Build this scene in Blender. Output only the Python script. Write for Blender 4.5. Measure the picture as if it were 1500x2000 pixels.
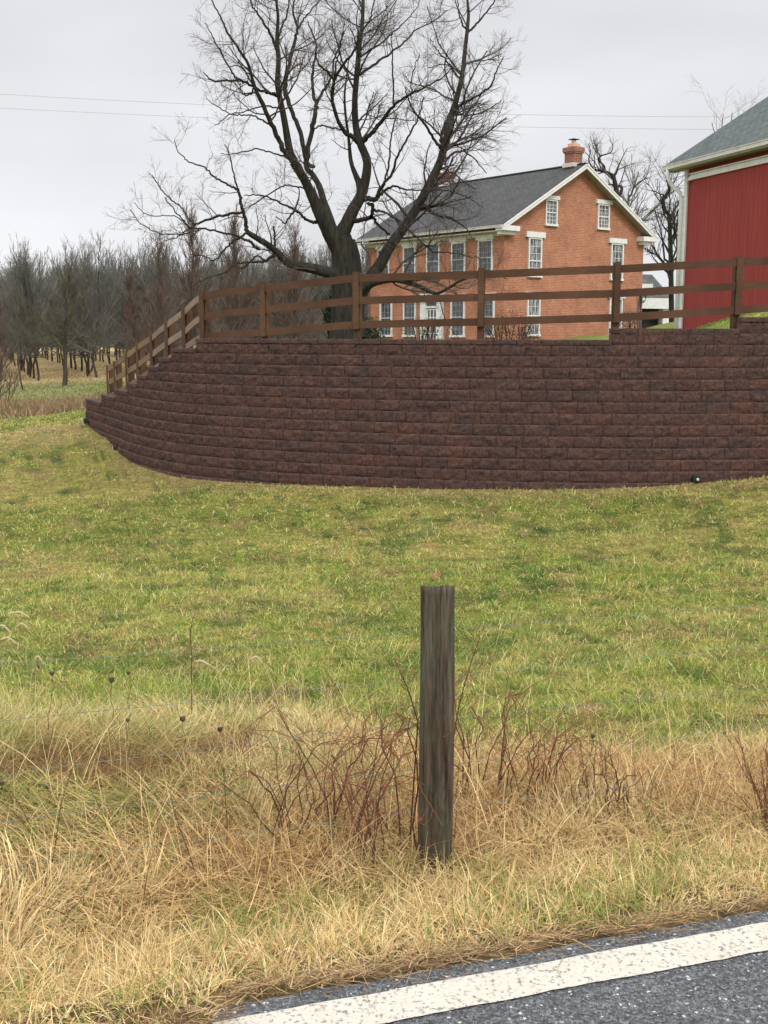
import bpy, math, random
import numpy as np
from mathutils import Matrix, Vector

for o in list(bpy.data.objects):
    bpy.data.objects.remove(o)
SC = bpy.context.scene
COL = SC.collection
rng = np.random.default_rng(7)
random.seed(7)

# ------------------------------------------------------------------ camera
F, HY, CZ = 2200.0, 649.0, 1.6
PIT = math.atan((1000 - HY) / F)
ROLL = math.radians(0.1)
cp, sp, cr, sr = math.cos(PIT), math.sin(PIT), math.cos(ROLL), math.sin(ROLL)
cam_d = bpy.data.cameras.new('camera')
cam_d.sensor_fit = 'VERTICAL'; cam_d.sensor_height = 24.0
cam_d.lens = F / 2000 * 24.0
cam_d.clip_start = 0.1; cam_d.clip_end = 3000
cam = bpy.data.objects.new('camera', cam_d); COL.objects.link(cam)
R_ = Vector((1, 0, 0)); U_ = Vector((0, sp, cp)); Fw = Vector((0, cp, -sp))
X_ = cr * R_ + sr * U_; Y_ = -sr * R_ + cr * U_; Z_ = -Fw
M = Matrix(((X_[0], Y_[0], Z_[0], 0), (X_[1], Y_[1], Z_[1], 0), (X_[2], Y_[2], Z_[2], CZ), (0, 0, 0, 1)))
cam.matrix_world = M
SC.camera = cam
SC.render.resolution_x = 768; SC.render.resolution_y = 1024
SC.render.engine = 'CYCLES'
SC.view_settings.view_transform = 'Standard'
SC.view_settings.look = 'None'
SC.view_settings.exposure = 0.0
SC.view_settings.gamma = 1.0

# ------------------------------------------------------------------ overcast sky
SUN_EL, SUN_AZ = math.radians(46), math.radians(152)      # high, behind the viewer's right shoulder
w = bpy.data.worlds.new('World'); SC.world = w; w.use_nodes = True
nt = w.node_tree; nt.nodes.clear()
def wn(t, **k):
    n = nt.nodes.new(t)
    for a, b in k.items(): setattr(n, a, b)
    return n
out = wn('ShaderNodeOutputWorld')
sky = wn('ShaderNodeTexSky', sky_type='NISHITA', sun_disc=False)
sky.sun_elevation = SUN_EL; sky.sun_rotation = SUN_AZ
sky.air_density = 1.0; sky.dust_density = 6.0
bg1 = wn('ShaderNodeBackground'); bg1.inputs[1].default_value = 0.1
nt.links.new(sky.outputs[0], bg1.inputs[0])
tc = wn('ShaderNodeTexCoord')
sep = wn('ShaderNodeSeparateXYZ'); nt.links.new(tc.outputs['Generated'], sep.inputs[0])
ramp = wn('ShaderNodeValToRGB')                     # overcast luminance by elevation: brighter to the zenith
e = ramp.color_ramp.elements
e[0].position = 0.0; e[0].color = (0.36, 0.36, 0.36, 1)
e[1].position = 1.0; e[1].color = (1.0, 1.0, 1.0, 1)
for p, v in ((0.10, 0.35), (0.27, 0.32), (0.40, 0.5), (0.6, 1.0)):
    q = ramp.color_ramp.elements.new(p); q.color = (v, v, v * 1.0, 1)
nt.links.new(sep.outputs['Z'], ramp.inputs[0])
mapn = wn('ShaderNodeMapping'); mapn.inputs['Scale'].default_value = (1.2, 1.2, 4.0)
nt.links.new(tc.outputs['Generated'], mapn.inputs[0])
noi = wn('ShaderNodeTexNoise'); noi.inputs['Scale'].default_value = 2.2; noi.inputs['Detail'].default_value = 3
noi.inputs['Roughness'].default_value = 0.45
nt.links.new(mapn.outputs[0], noi.inputs['Vector'])
mr = wn('ShaderNodeMapRange'); mr.inputs['From Min'].default_value = .3; mr.inputs['From Max'].default_value = .7
mr.inputs['To Min'].default_value = .87; mr.inputs['To Max'].default_value = 1.09
nt.links.new(noi.outputs[0], mr.inputs[0])
mul = wn('ShaderNodeVectorMath', operation='MULTIPLY')
nt.links.new(ramp.outputs[0], mul.inputs[0]); nt.links.new(mr.outputs[0], mul.inputs[1])
tint = wn('ShaderNodeVectorMath', operation='MULTIPLY'); tint.inputs[1].default_value = (0.985, 0.99, 1.02)
nt.links.new(mul.outputs[0], tint.inputs[0])
bg2 = wn('ShaderNodeBackground'); bg2.inputs[1].default_value = 2.58
nt.links.new(tint.outputs[0], bg2.inputs[0])
mix = wn('ShaderNodeMixShader'); mix.inputs[0].default_value = 0.95
nt.links.new(bg1.outputs[0], mix.inputs[1]); nt.links.new(bg2.outputs[0], mix.inputs[2])
nt.links.new(mix.outputs[0], out.inputs[0])

sd = bpy.data.lights.new('sun', 'SUN'); sd.energy = 1.5; sd.angle = math.radians(14); sd.color = (1, .965, .9)
so = bpy.data.objects.new('sun', sd); COL.objects.link(so)
sdir = Vector((math.sin(SUN_AZ) * math.cos(SUN_EL), math.cos(SUN_AZ) * math.cos(SUN_EL), math.sin(SUN_EL)))
so.rotation_euler = sdir.to_track_quat('Z', 'Y').to_euler()

# ------------------------------------------------------------------ placing helpers
def ray(x, y):
    u = (x - 750) / F; v = (1000 - y) / F
    u, v = u * cr - v * sr, v * cr + u * sr
    return np.array([u, cp + v * sp, -sp + v * cp])
def atY(x, y, Y):                                   # the point of a sight line at forward distance Y
    r = ray(x, y); return r * (Y / r[1]) + np.array([0, 0, CZ])
def atZ(x, y, z):
    r = ray(x, y); return r * ((z - CZ) / r[2]) + np.array([0, 0, CZ])
def atplane(x, y, p0, n):
    r = ray(x, y); t = np.dot(np.array(p0) - [0, 0, CZ], n) / np.dot(r, n); return r * t + np.array([0, 0, CZ])

# ------------------------------------------------------------------ numpy value noise
_perm = rng.random((512, 512))
def vnoise(x, y, s=1.0, off=0):
    x = np.asarray(x) * s + 37.7 + off * 13.1; y = np.asarray(y) * s + 91.3 + off * 7.7
    xi = np.floor(x).astype(int); yi = np.floor(y).astype(int); fx = x - xi; fy = y - yi
    fx = fx * fx * (3 - 2 * fx); fy = fy * fy * (3 - 2 * fy)
    g = lambda a, b: _perm[a & 511, b & 511]
    return (g(xi, yi) * (1 - fx) + g(xi + 1, yi) * fx) * (1 - fy) + (g(xi, yi + 1) * (1 - fx) + g(xi + 1, yi + 1) * fx) * fy
def fbm(x, y, s=1.0, off=0, o=3):
    t = 0; a = 1; n = 0
    for i in range(o):
        t = t + a * vnoise(x, y, s * 2 ** i, off + i * 5); n += a; a *= .5
    return t / n
def smooth(a, b, x):
    t = np.clip((np.asarray(x, float) - a) / (b - a), 0, 1); return t * t * (3 - 2 * t)

# ------------------------------------------------------------------ mesh building
def link(o, parent=None):
    COL.objects.link(o)
    if parent is not None: o.parent = parent
    return o
def tag(o, label=None, cat=None, group=None, kind=None):
    if label: o['label'] = label
    if cat: o['category'] = cat
    if group: o['group'] = group
    if kind: o['kind'] = kind
    return o
def empty(name, loc, label, cat, group=None):
    o = bpy.data.objects.new(name, None); o.empty_display_size = .2
    o.location = tuple(float(v) for v in loc); link(o)
    return tag(o, label, cat, group)
def npmesh(name, V, faces, mat, parent=None, col=None, smooth_=False, uv=None):
    """V (n,3); faces list of (m,k) int arrays; col (n,3) per-vertex colour"""
    V = np.asarray(V, np.float32)
    off = np.zeros(3, np.float32)
    if parent is not None:
        off = np.array(world_off(parent), np.float32); V = V - off
    me = bpy.data.meshes.new(name)
    me.vertices.add(len(V)); me.vertices.foreach_set('co', V.ravel())
    nl = sum(f.size for f in faces); nf = sum(len(f) for f in faces)
    li = np.concatenate([f.ravel() for f in faces]).astype(np.int32)
    tot = np.concatenate([np.full(len(f), f.shape[1]) for f in faces]).astype(np.int32)
    st = np.concatenate([[0], np.cumsum(tot)[:-1]]).astype(np.int32)
    me.loops.add(nl); me.loops.foreach_set('vertex_index', li)
    me.polygons.add(nf); me.polygons.foreach_set('loop_start', st); me.polygons.foreach_set('loop_total', tot)
    if smooth_: me.polygons.foreach_set('use_smooth', np.ones(nf, bool))
    me.update(calc_edges=True)
    if col is not None:
        a = me.color_attributes.new('col', 'FLOAT_COLOR', 'POINT')
        c = np.ones((len(V), 4), np.float32); c[:, :3] = col; a.data.foreach_set('color', c.ravel())
    if uv is not None:
        u = me.uv_layers.new(name='UVMap'); u.data.foreach_set('uv', np.asarray(uv, np.float32)[li].ravel())
    me.materials.append(mat)
    o = bpy.data.objects.new(name, me); link(o, parent)
    return o

class MB:
    """collects boxes, quads and tubes into ONE mesh (with uv in metres)"""
    def __init__(s): s.v = []; s.f = []; s.uv = []
    def quad(s, pts, uvs=None):
        pts = [np.array(p, float) for p in pts]
        b = len(s.v); s.v += pts; s.f.append(list(range(b, b + len(pts))))
        if uvs is None:
            e = pts[1] - pts[0]; e = e / (np.linalg.norm(e) + 1e-9)
            n = np.cross(pts[1] - pts[0], pts[-1] - pts[0]); n = n / (np.linalg.norm(n) + 1e-9); g = np.cross(n, e)
            if abs(e[2]) > .7: e, g = g, e
            uvs = [(np.dot(p, e), np.dot(p, g)) for p in pts]
        s.uv += list(uvs)
    def box(s, c, ax, h):
        """centre, three unit axes, half sizes"""
        c = np.array(c, float); a = [np.array(q, float) * k for q, k in zip(ax, h)]
        P = lambda i, j, k: c + a[0] * i + a[1] * j + a[2] * k
        for q in (((-1,-1,-1),(-1,1,-1),(1,1,-1),(1,-1,-1)), ((-1,-1,1),(1,-1,1),(1,1,1),(-1,1,1)),
                  ((-1,-1,-1),(1,-1,-1),(1,-1,1),(-1,-1,1)), ((1,1,-1),(-1,1,-1),(-1,1,1),(1,1,1)),
                  ((-1,1,-1),(-1,-1,-1),(-1,-1,1),(-1,1,1)), ((1,-1,-1),(1,1,-1),(1,1,1),(1,-1,1))):
            s.quad([P(*t) for t in q])
    def span(s, p, q, up, wu, wn_):
        """beam from p to q; up = vector for the wu dimension, other dimension wn_"""
        p = np.array(p, float); q = np.array(q, float); d = q - p; L = np.linalg.norm(d); d /= L
        up = np.array(up, float); n = np.cross(d, up); n /= np.linalg.norm(n); up = np.cross(n, d)
        s.box((p + q) / 2, (d, n, up), (L / 2, wn_ / 2, wu / 2))
    def tube(s, pts, r, n=8, cap=True):
        V, Fc = tube1(pts, r, n)
        b = len(s.v); s.v += list(V); s.f += [[int(i) + b for i in f] for f in Fc]; s.uv += [(v[0] + v[1], v[2]) for v in V]
        if cap:
            s.f.append([b + i for i in range(n)][::-1]); s.f.append([b + len(V) - n + i for i in range(n)])
    def build(s, name, mat, parent=None, sm=False, bevel=0):
        off = np.zeros(3) if parent is None else np.array(world_off(parent))
        me = bpy.data.meshes.new(name)
        me.from_pydata([tuple(p - off) for p in s.v], [], s.f); me.update()
        u = me.uv_layers.new(name='UVMap')
        li = np.zeros(len(me.loops), np.int32); me.loops.foreach_get('vertex_index', li)
        u.data.foreach_set('uv', np.asarray(s.uv, np.float32)[li].ravel())
        if sm: me.polygons.foreach_set('use_smooth', np.ones(len(me.polygons), bool))
        me.materials.append(mat)
        o = bpy.data.objects.new(name, me); link(o, parent)
        if bevel:
            m = o.modifiers.new('bevel', 'BEVEL'); m.width = bevel; m.segments = 2; m.limit_method = 'ANGLE'
        return o
def world_off(o):
    t = Vector((0, 0, 0))
    while o is not None: t += o.location; o = o.parent
    return t
def empties_off(): pass

def tube1(pts, r, n=6):
    pts = np.array(pts, float)[None]; r = np.broadcast_to(np.asarray(r, float), (pts.shape[1],))[None]
    return tubes(pts, r, n)
def tubes(P, R, n=3):
    """P (m,k,3) centre lines, R (m,k) radii -> V, quads"""
    m, k = P.shape[:2]
    T = np.empty_like(P); T[:, 1:-1] = P[:, 2:] - P[:, :-2]; T[:, 0] = P[:, 1] - P[:, 0]; T[:, -1] = P[:, -1] - P[:, -2]
    T /= np.linalg.norm(T, axis=2, keepdims=True) + 1e-9
    ref = np.zeros((m, 1, 3)); mt = np.abs(T.mean(1)); ref[np.arange(m), 0, mt.argmin(1)] = 1
    A = np.cross(T, np.broadcast_to(ref, T.shape)); A /= np.linalg.norm(A, axis=2, keepdims=True) + 1e-9
    B = np.cross(T, A)
    an = np.arange(n) * 2 * math.pi / n
    V = P[:, :, None, :] + R[:, :, None, None] * (A[:, :, None, :] * np.cos(an)[None, None, :, None] + B[:, :, None, :] * np.sin(an)[None, None, :, None])
    idx = np.arange(m * k * n).reshape(m, k, n)
    a = idx[:, :-1, :]; b = np.roll(a, -1, 2); c = idx[:, 1:, :]; d = np.roll(c, -1, 2)
    return V.reshape(-1, 3), np.stack([a, b, d, c], -1).reshape(-1, 4)
class Acc:
    def __init__(s): s.V = []; s.F = []; s.n = 0; s.C = []
    def add(s, V, *Fs, col=None):
        s.V.append(V); s.F += [f + s.n for f in Fs]; s.n += len(V)
        if col is not None: s.C.append(np.broadcast_to(col, (len(V), 3)))
    def build(s, name, mat, parent=None, **k):
        return npmesh(name, np.concatenate(s.V), s.F, mat, parent, col=np.concatenate(s.C) if s.C else None, **k)

# ------------------------------------------------------------------ materials
def material(name, base=(.5, .5, .5), rough=.8, spec=.3, metal=0):
    m = bpy.data.materials.new(name); m.use_nodes = True
    b = m.node_tree.nodes['Principled BSDF']
    b.inputs['Base Color'].default_value = (*base, 1); b.inputs['Roughness'].default_value = rough
    b.inputs['Specular IOR Level'].default_value = spec; b.inputs['Metallic'].default_value = metal
    return m, m.node_tree, b
def N(t, typ, **k):
    n = t.nodes.new(typ)
    for a, b in k.items():
        if a in n.inputs and not hasattr(n, a): n.inputs[a].default_value = b
        else: setattr(n, a, b)
    return n
def noise_ramp(t, vec, scale, stops, detail=5, rough=.6, mscale=None):
    if mscale:
        mp = N(t, 'ShaderNodeMapping'); mp.inputs['Scale'].default_value = mscale; t.links.new(vec, mp.inputs[0]); vec = mp.outputs[0]
    n = N(t, 'ShaderNodeTexNoise'); n.inputs['Scale'].default_value = scale; n.inputs['Detail'].default_value = detail
    n.inputs['Roughness'].default_value = rough; t.links.new(vec, n.inputs['Vector'])
    r = N(t, 'ShaderNodeValToRGB'); el = r.color_ramp.elements
    for i, (p, c) in enumerate(stops):
        q = el[i] if i < 2 else el.new(p)
        q.position = p; q.color = (*c, 1) if len(c) == 3 else c
    t.links.new(n.outputs[0], r.inputs[0]); return r.outputs[0], n.outputs[0]
def mixc(t, a, b, fac, mode='MIX'):
    m = N(t, 'ShaderNodeMix', data_type='RGBA', blend_type=mode)
    for s, v in ((6, a), (7, b), (0, fac)):
        if isinstance(v, (int, float)): m.inputs[s].default_value = v
        elif isinstance(v, tuple): m.inputs[s].default_value = (*v, 1)
        else: t.links.new(v, m.inputs[s])
    return m.outputs[2]
def bump(t, b, h, st=.5, dist=.02):
    n = N(t, 'ShaderNodeBump'); n.inputs['Strength'].default_value = st; n.inputs['Distance'].default_value = dist
    t.links.new(h, n.inputs['Height']); t.links.new(n.outputs[0], b.inputs['Normal'])
def simple(name, c1, c2, scale=4, rough=.8, mscale=None, bst=.3, bd=.01, spec=.3, coord='Object', lo=.35, hi=.65, metal=0):
    m, t, b = material(name, c1, rough, spec, metal)
    tcn = N(t, 'ShaderNodeTexCoord')
    c, h = noise_ramp(t, tcn.outputs[coord], scale, [(lo, c1), (hi, c2)], mscale=mscale)
    t.links.new(c, b.inputs['Base Color'])
    if bst: bump(t, b, h, bst, bd)
    return m
def vcol_mat(name, rough=.8, spec=.2, trans=0.0, nscale=0, namt=.3, bst=0, bd=.01, mscale=None):
    m, t, b = material(name, (.5, .5, .5), rough, spec)
    a = N(t, 'ShaderNodeAttribute', attribute_name='col')
    c = a.outputs['Color']
    if nscale:
        tcn = N(t, 'ShaderNodeTexCoord')
        k, h = noise_ramp(t, tcn.outputs['Object'], nscale, [(.3, (1 - namt,) * 3), (.7, (1 + namt * .6,) * 3)], mscale=mscale)
        c = mixc(t, c, k, 1.0, 'MULTIPLY')
        if bst: bump(t, b, h, bst, bd)
    t.links.new(c, b.inputs['Base Color'])
    if trans:
        tr = N(t, 'ShaderNodeBsdfTranslucent'); t.links.new(c, tr.inputs[0])
        mx = N(t, 'ShaderNodeMixShader'); mx.inputs[0].default_value = trans
        o = t.nodes['Material Output']; t.links.new(b.outputs[0], mx.inputs[1]); t.links.new(tr.outputs[0], mx.inputs[2]); t.links.new(mx.outputs[0], o.inputs[0])
    return m

MT = {}
MT['blade'] = vcol_mat('grass_blade', .8, .04, trans=.22)
MT['white'] = simple('white_paint', (.74, .74, .73), (.62, .62, .60), 6, .5, bst=.1)
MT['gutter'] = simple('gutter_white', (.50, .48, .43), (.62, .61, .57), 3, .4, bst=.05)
MT['shingle_dark'] = None
def bark_mat():
    m, t, b = material('dark_bark', (.03, .03, .03), .95, .1)
    tcn = N(t, 'ShaderNodeTexCoord')
    c, h = noise_ramp(t, tcn.outputs['Object'], 7, [(.32, (.012, .011, .010)), (.68, (.062, .055, .046))], mscale=(1.6, 1.6, .30), detail=8, rough=.75)
    g, _ = noise_ramp(t, tcn.outputs['Object'], 1.1, [(.50, (1, 1, 1)), (.68, (1.0, 1.12, .80))], detail=5)
    t.links.new(mixc(t, c, g, 1.0, 'MULTIPLY'), b.inputs['Base Color']); bump(t, b, h, 1.0, .06)
    return m
MT['bark'] = bark_mat()
MT['twig'] = simple('twig_bark', (.035, .028, .025), (.075, .055, .048), 3, .9, bst=0)
MT['twig_fine'] = simple('fine_twig_bark', (.07, .058, .054), (.12, .10, .09), 2, .9, bst=0)
MT['black'] = simple('black_plastic', (.012, .012, .012), (.03, .03, .03), 20, .5, bst=.1)
MT['wire'] = simple('galvanised_wire', (.07, .10, .09), (.20, .25, .23), 30, .7, bst=0)
MT['cable'] = simple('power_cable', (.30, .30, .31), (.36, .36, .37), 3, .6, bst=0)

def wood_mat(name, c1, c2, knot=(.05, .02, .01)):
    m, t, b = material(name, c1, .75, .25)
    uvn = N(t, 'ShaderNodeUVMap'); 
    mp = N(t, 'ShaderNodeMapping'); mp.inputs['Scale'].default_value = (1.2, 22, 1); t.links.new(uvn.outputs[0], mp.inputs[0])
    g, gh = noise_ramp(t, mp.outputs[0], 2.5, [(.3, c1), (.7, c2)], detail=6)
    tcn = N(t, 'ShaderNodeTexCoord')
    bl, _ = noise_ramp(t, tcn.outputs['Object'], .9, [(.35, (.62, .60, .6)), (.65, (1.12, 1.1, 1.08))], detail=3)
    c = mixc(t, g, bl, 1.0, 'MULTIPLY')
    vo = N(t, 'ShaderNodeTexVoronoi'); vo.inputs['Scale'].default_value = 3.2; t.links.new(tcn.outputs['Object'], vo.inputs['Vector'])
    kr = N(t, 'ShaderNodeValToRGB'); kr.color_ramp.elements[0].position = .05; kr.color_ramp.elements[0].color = (1, 1, 1, 1)
    kr.color_ramp.elements[1].position = .085; kr.color_ramp.elements[1].color = (0, 0, 0, 1)
    t.links.new(vo.outputs['Distance'], kr.inputs[0])
    c = mixc(t, c, knot, kr.outputs[0])
    t.links.new(c, b.inputs['Base Color']); bump(t, b, gh, .4, .004)
    return m
MT['fence'] = wood_mat('stained_wood', (.062, .031, .018), (.118, .060, .033))
MT['fence_post'] = wood_mat('stained_post_wood', (.068, .036, .020), (.125, .066, .035))
MT['fence_grey'] = wood_mat('sky_sheen_wood', (.20, .145, .11), (.34, .26, .20))  # left-facing rails: reflected sky put into the grey colour

def brick_mat(name, c1, c2, mortar, uvscale=1.0, msize=.012):
    m, t, b = material(name, c1, .85, .2)
    uvn = N(t, 'ShaderNodeUVMap')
    br = N(t, 'ShaderNodeTexBrick'); br.inputs['Scale'].default_value = 1.0
    br.inputs['Brick Width'].default_value = .215 * uvscale; br.inputs['Row Height'].default_value = .075 * uvscale
    br.inputs['Mortar Size'].default_value = msize; br.inputs['Mortar Smooth'].default_value = .2
    br.inputs['Color1'].default_value = (*c1, 1); br.inputs['Color2'].default_value = (*c2, 1); br.inputs['Mortar'].default_value = (*mortar, 1)
    br.inputs['Bias'].default_value = -.1
    t.links.new(uvn.outputs[0], br.inputs['Vector'])
    n1, _ = noise_ramp(t, uvn.outputs[0], 1.1, [(.3, (.80, .78, .78)), (.7, (1.12, 1.1, 1.08))], detail=4)
    n2, _ = noise_ramp(t, uvn.outputs[0], 7.0, [(.35, (.84, .82, .83)), (.65, (1.12, 1.11, 1.08))], detail=3, mscale=(1, 2.6, 1))
    c = mixc(t, mixc(t, br.outputs[0], n1, 1.0, 'MULTIPLY'), n2, 1.0, 'MULTIPLY')
    t.links.new(c, b.inputs['Base Color']); 
    inv = N(t, 'ShaderNodeMath', operation='SUBTRACT'); inv.inputs[0].default_value = 1; t.links.new(br.outputs[1], inv.inputs[1])
    bump(t, b, inv.outputs[0], .5, .01)
    return m
MT['brick'] = brick_mat('red_brick', (.46, .170, .097), (.33, .118, .070), (.43, .29, .20), msize=.011)
MT['brick_chimney'] = brick_mat('chimney_brick', (.30, .085, .055), (.20, .06, .042), (.36, .27, .22))

def shingle_mat(name, c1, c2, sc=1.0):
    m, t, b = material(name, c1, .9, .2)
    uvn = N(t, 'ShaderNodeUVMap')
    br = N(t, 'ShaderNodeTexBrick'); br.inputs['Brick Width'].default_value = .3; br.inputs['Row Height'].default_value = .14
    br.inputs['Scale'].default_value = 1; br.inputs['Mortar Size'].default_value = .012
    br.inputs['Color1'].default_value = (*c1, 1); br.inputs['Color2'].default_value = (*c2, 1)
    br.inputs['Mortar'].default_value = (*[v * .55 for v in c1], 1)
    t.links.new(uvn.outputs[0], br.inputs['Vector'])
    n1, h = noise_ramp(t, uvn.outputs[0], 1.3, [(.3, (.82, .82, .82)), (.7, (1.16, 1.16, 1.16))], detail=6)
    n2, h2 = noise_ramp(t, uvn.outputs[0], 9, [(.35, (.8, .8, .8)), (.65, (1.2, 1.2, 1.2))], detail=2, mscale=(.5, 1.6, 1))
    c = mixc(t, mixc(t, br.outputs[0], n1, 1.0, 'MULTIPLY'), n2, 1.0, 'MULTIPLY')
    t.links.new(c, b.inputs['Base Color']); bump(t, b, br.outputs[1], .4, .01)
    return m
MT['shingle_dark'] = shingle_mat('charcoal_shingles', (.050, .051, .052), (.068, .069, .069))
MT['shingle_green'] = shingle_mat('green_shingles', (.066, .084, .080), (.094, .114, .108))
MT['shingle_grey'] = shingle_mat('grey_shingles', (.06, .065, .065), (.11, .115, .115))

def barn_mat():
    m, t, b = material('barn_red_boards', (.3, .03, .03), .75, .1)
    uvn = N(t, 'ShaderNodeUVMap')
    br = N(t, 'ShaderNodeTexBrick'); br.offset = 0
    br.inputs['Brick Width'].default_value = .19; br.inputs['Row Height'].default_value = 12
    br.inputs['Scale'].default_value = 1; br.inputs['Mortar Size'].default_value = .006
    br.inputs['Color1'].default_value = (.262, .047, .042, 1); br.inputs['Color2'].default_value = (.280, .052, .046, 1); br.inputs['Mortar'].default_value = (.20, .032, .030, 1)
    t.links.new(uvn.outputs[0], br.inputs['Vector'])
    n1, h = noise_ramp(t, uvn.outputs[0], 1.5, [(.3, (.91, .89, .90)), (.7, (1.08, 1.10, 1.09))], detail=6, mscale=(3, .5, 1))
    c = mixc(t, br.outputs[0], n1, 1.0, 'MULTIPLY')
    t.links.new(c, b.inputs['Base Color']); bump(t, b, br.outputs[1], .5, -.01)
    return m
MT['barn'] = barn_mat()

def glass_mat(name, curtain):
    m, t, b = material(name, (.05, .055, .06), .08, .5)
    tcn = N(t, 'ShaderNodeUVMap')
    c, _ = noise_ramp(t, tcn.outputs[0], 3.0, [(.42, (.03, .035, .04)), (.58, curtain)], detail=2, mscale=(4, .6, 1))
    t.links.new(c, b.inputs['Base Color']); return m
MT['glass'] = glass_mat('window_glass', (.10, .11, .12))
MT['glass_curtain'] = glass_mat('window_glass_over_curtain', (.30, .31, .33))

def ground_mat():
    m, t, b = material('ground', (.1, .1, .05), .95, .1)
    a = N(t, 'ShaderNodeAttribute', attribute_name='col')
    tcn = N(t, 'ShaderNodeTexCoord')
    n1, h = noise_ramp(t, tcn.outputs['Object'], 17, [(.38, (.42, .44, .38)), (.62, (1.55, 1.5, 1.45))], detail=8, rough=.75)
    n2, h2 = noise_ramp(t, tcn.outputs['Object'], 4.5, [(.38, (.70, .76, .66)), (.62, (1.25, 1.2, 1.2))], detail=5, rough=.7)
    c = mixc(t, mixc(t, a.outputs['Color'], n1, 1.0, 'MULTIPLY'), n2, 1.0, 'MULTIPLY')
    t.links.new(c, b.inputs['Base Color']); bump(t, b, h, .9, .05)
    return m
MT['ground'] = ground_mat()

def asphalt_mat():
    m, t, b = material('asphalt', (.05, .05, .05), .75, .35)
    tcn = N(t, 'ShaderNodeTexCoord')
    vo = N(t, 'ShaderNodeTexVoronoi'); vo.inputs['Scale'].default_value = 150; t.links.new(tcn.outputs['Object'], vo.inputs['Vector'])
    cr_ = N(t, 'ShaderNodeValToRGB'); el = cr_.color_ramp.elements
    el[0].position = .0; el[0].color = (.030, .032, .034, 1); el[1].position = .6; el[1].color = (.080, .084, .087, 1)
    q = el.new(.86); q.color = (.13, .135, .14, 1); q = el.new(.980); q.color = (.15, .155, .16, 1); q = el.new(.988); q.color = (.42, .42, .41, 1)
    sepc = N(t, 'ShaderNodeSeparateColor'); t.links.new(vo.outputs['Color'], sepc.inputs[0]); t.links.new(sepc.outputs[0], cr_.inputs[0])
    n1, h = noise_ramp(t, tcn.outputs['Object'], 5, [(.3, (.8, .8, .8)), (.7, (1.2, 1.2, 1.2))])
    n2, h2 = noise_ramp(t, tcn.outputs['Object'], 260, [(.36, (.5, .5, .5)), (.64, (1.5, 1.5, 1.5))], detail=3)
    c = mixc(t, mixc(t, cr_.outputs[0], n1, 1.0, 'MULTIPLY'), n2, 1.0, 'MULTIPLY')
    t.links.new(c, b.inputs['Base Color'])
    bump(t, b, vo.outputs['Distance'], .9, -.006)
    return m
MT['asphalt'] = asphalt_mat()
def paint_mat():
    m, t, b = material('road_paint', (.75, .73, .66), .7, .3)
    tcn = N(t, 'ShaderNodeTexCoord')
    vo = N(t, 'ShaderNodeTexVoronoi'); vo.inputs['Scale'].default_value = 110; t.links.new(tcn.outputs['Object'], vo.inputs['Vector'])
    c, h = noise_ramp(t, tcn.outputs['Object'], 75, [(.38, (.15, .15, .145)), (.46, (.46, .43, .365))], detail=5, rough=.7)
    n1, _ = noise_ramp(t, tcn.outputs['Object'], 6, [(.3, (.92, .91, .9)), (.7, (1.06, 1.05, 1.04))])
    t.links.new(mixc(t, c, n1, 1.0, 'MULTIPLY'), b.inputs['Base Color']); bump(t, b, vo.outputs['Distance'], .7, -.004)
    return m
MT['paint'] = paint_mat()
def block_mat():
    m, t, b = material('split_face_block', (.1, .06, .05), .9, .15)
    a = N(t, 'ShaderNodeAttribute', attribute_name='col')
    tcn = N(t, 'ShaderNodeTexCoord')
    n1, h = noise_ramp(t, tcn.outputs['Object'], 22, [(.36, (.50, .49, .50)), (.64, (1.50, 1.45, 1.38))], detail=8, rough=.75)
    n3, _ = noise_ramp(t, tcn.outputs['Object'], 3.4, [(.34, (0, 0, 0)), (.44, (1, 1, 1))], detail=5, rough=.65, mscale=(1, 1, 2))
    n2, _ = noise_ramp(t, tcn.outputs['Object'], 2.1, [(.38, (.84, .86, .92)), (.64, (1.22, 1.06, .98))], detail=6, rough=.7, mscale=(1, 1, 2))
    c = mixc(t, mixc(t, a.outputs['Color'], n1, 1.0, 'MULTIPLY'), n2, 1.0, 'MULTIPLY')
    dk = mixc(t, (.80, .83, .90), (1., 1., 1.), n3)
    c = mixc(t, c, dk, 1.0, 'MULTIPLY')
    t.links.new(c, b.inputs['Base Color']); bump(t, b, h, .8, .02)
    return m
MT['block'] = block_mat()

# ------------------------------------------------------------------ the retaining wall's curve
CV = np.array([(-7.95, 30.5), (-7.5, 29.6), (-6.35, 27.2), (-5.29, 25.0), (-4.4, 23.6), (-3.57, 22.7), (-2.06, 21.75), (-.14, 21.0), (1.5, 20.55), (3.2, 20.3), (4.7, 20.25), (6.2, 20.35), (8.5, 20.7), (11.5, 21.4), (14.5, 22.4)])
def catmull(P, k=14):
    P = np.vstack([2 * P[0] - P[1], P, 2 * P[-1] - P[-2]]); o = []
    for i in range(1, len(P) - 2):
        for t in np.arange(k) / k:
            a, b, c, d = P[i - 1:i + 3]
            o.append(.5 * (2 * b + (c - a) * t + (2 * a - 5 * b + 4 * c - d) * t * t + (3 * b - a - 3 * c + d) * t ** 3))
    o.append(P[-2]); return np.array(o)
WC = catmull(CV)
WS = np.concatenate([[0], np.cumsum(np.linalg.norm(np.diff(WC, axis=0), axis=1))])
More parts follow.
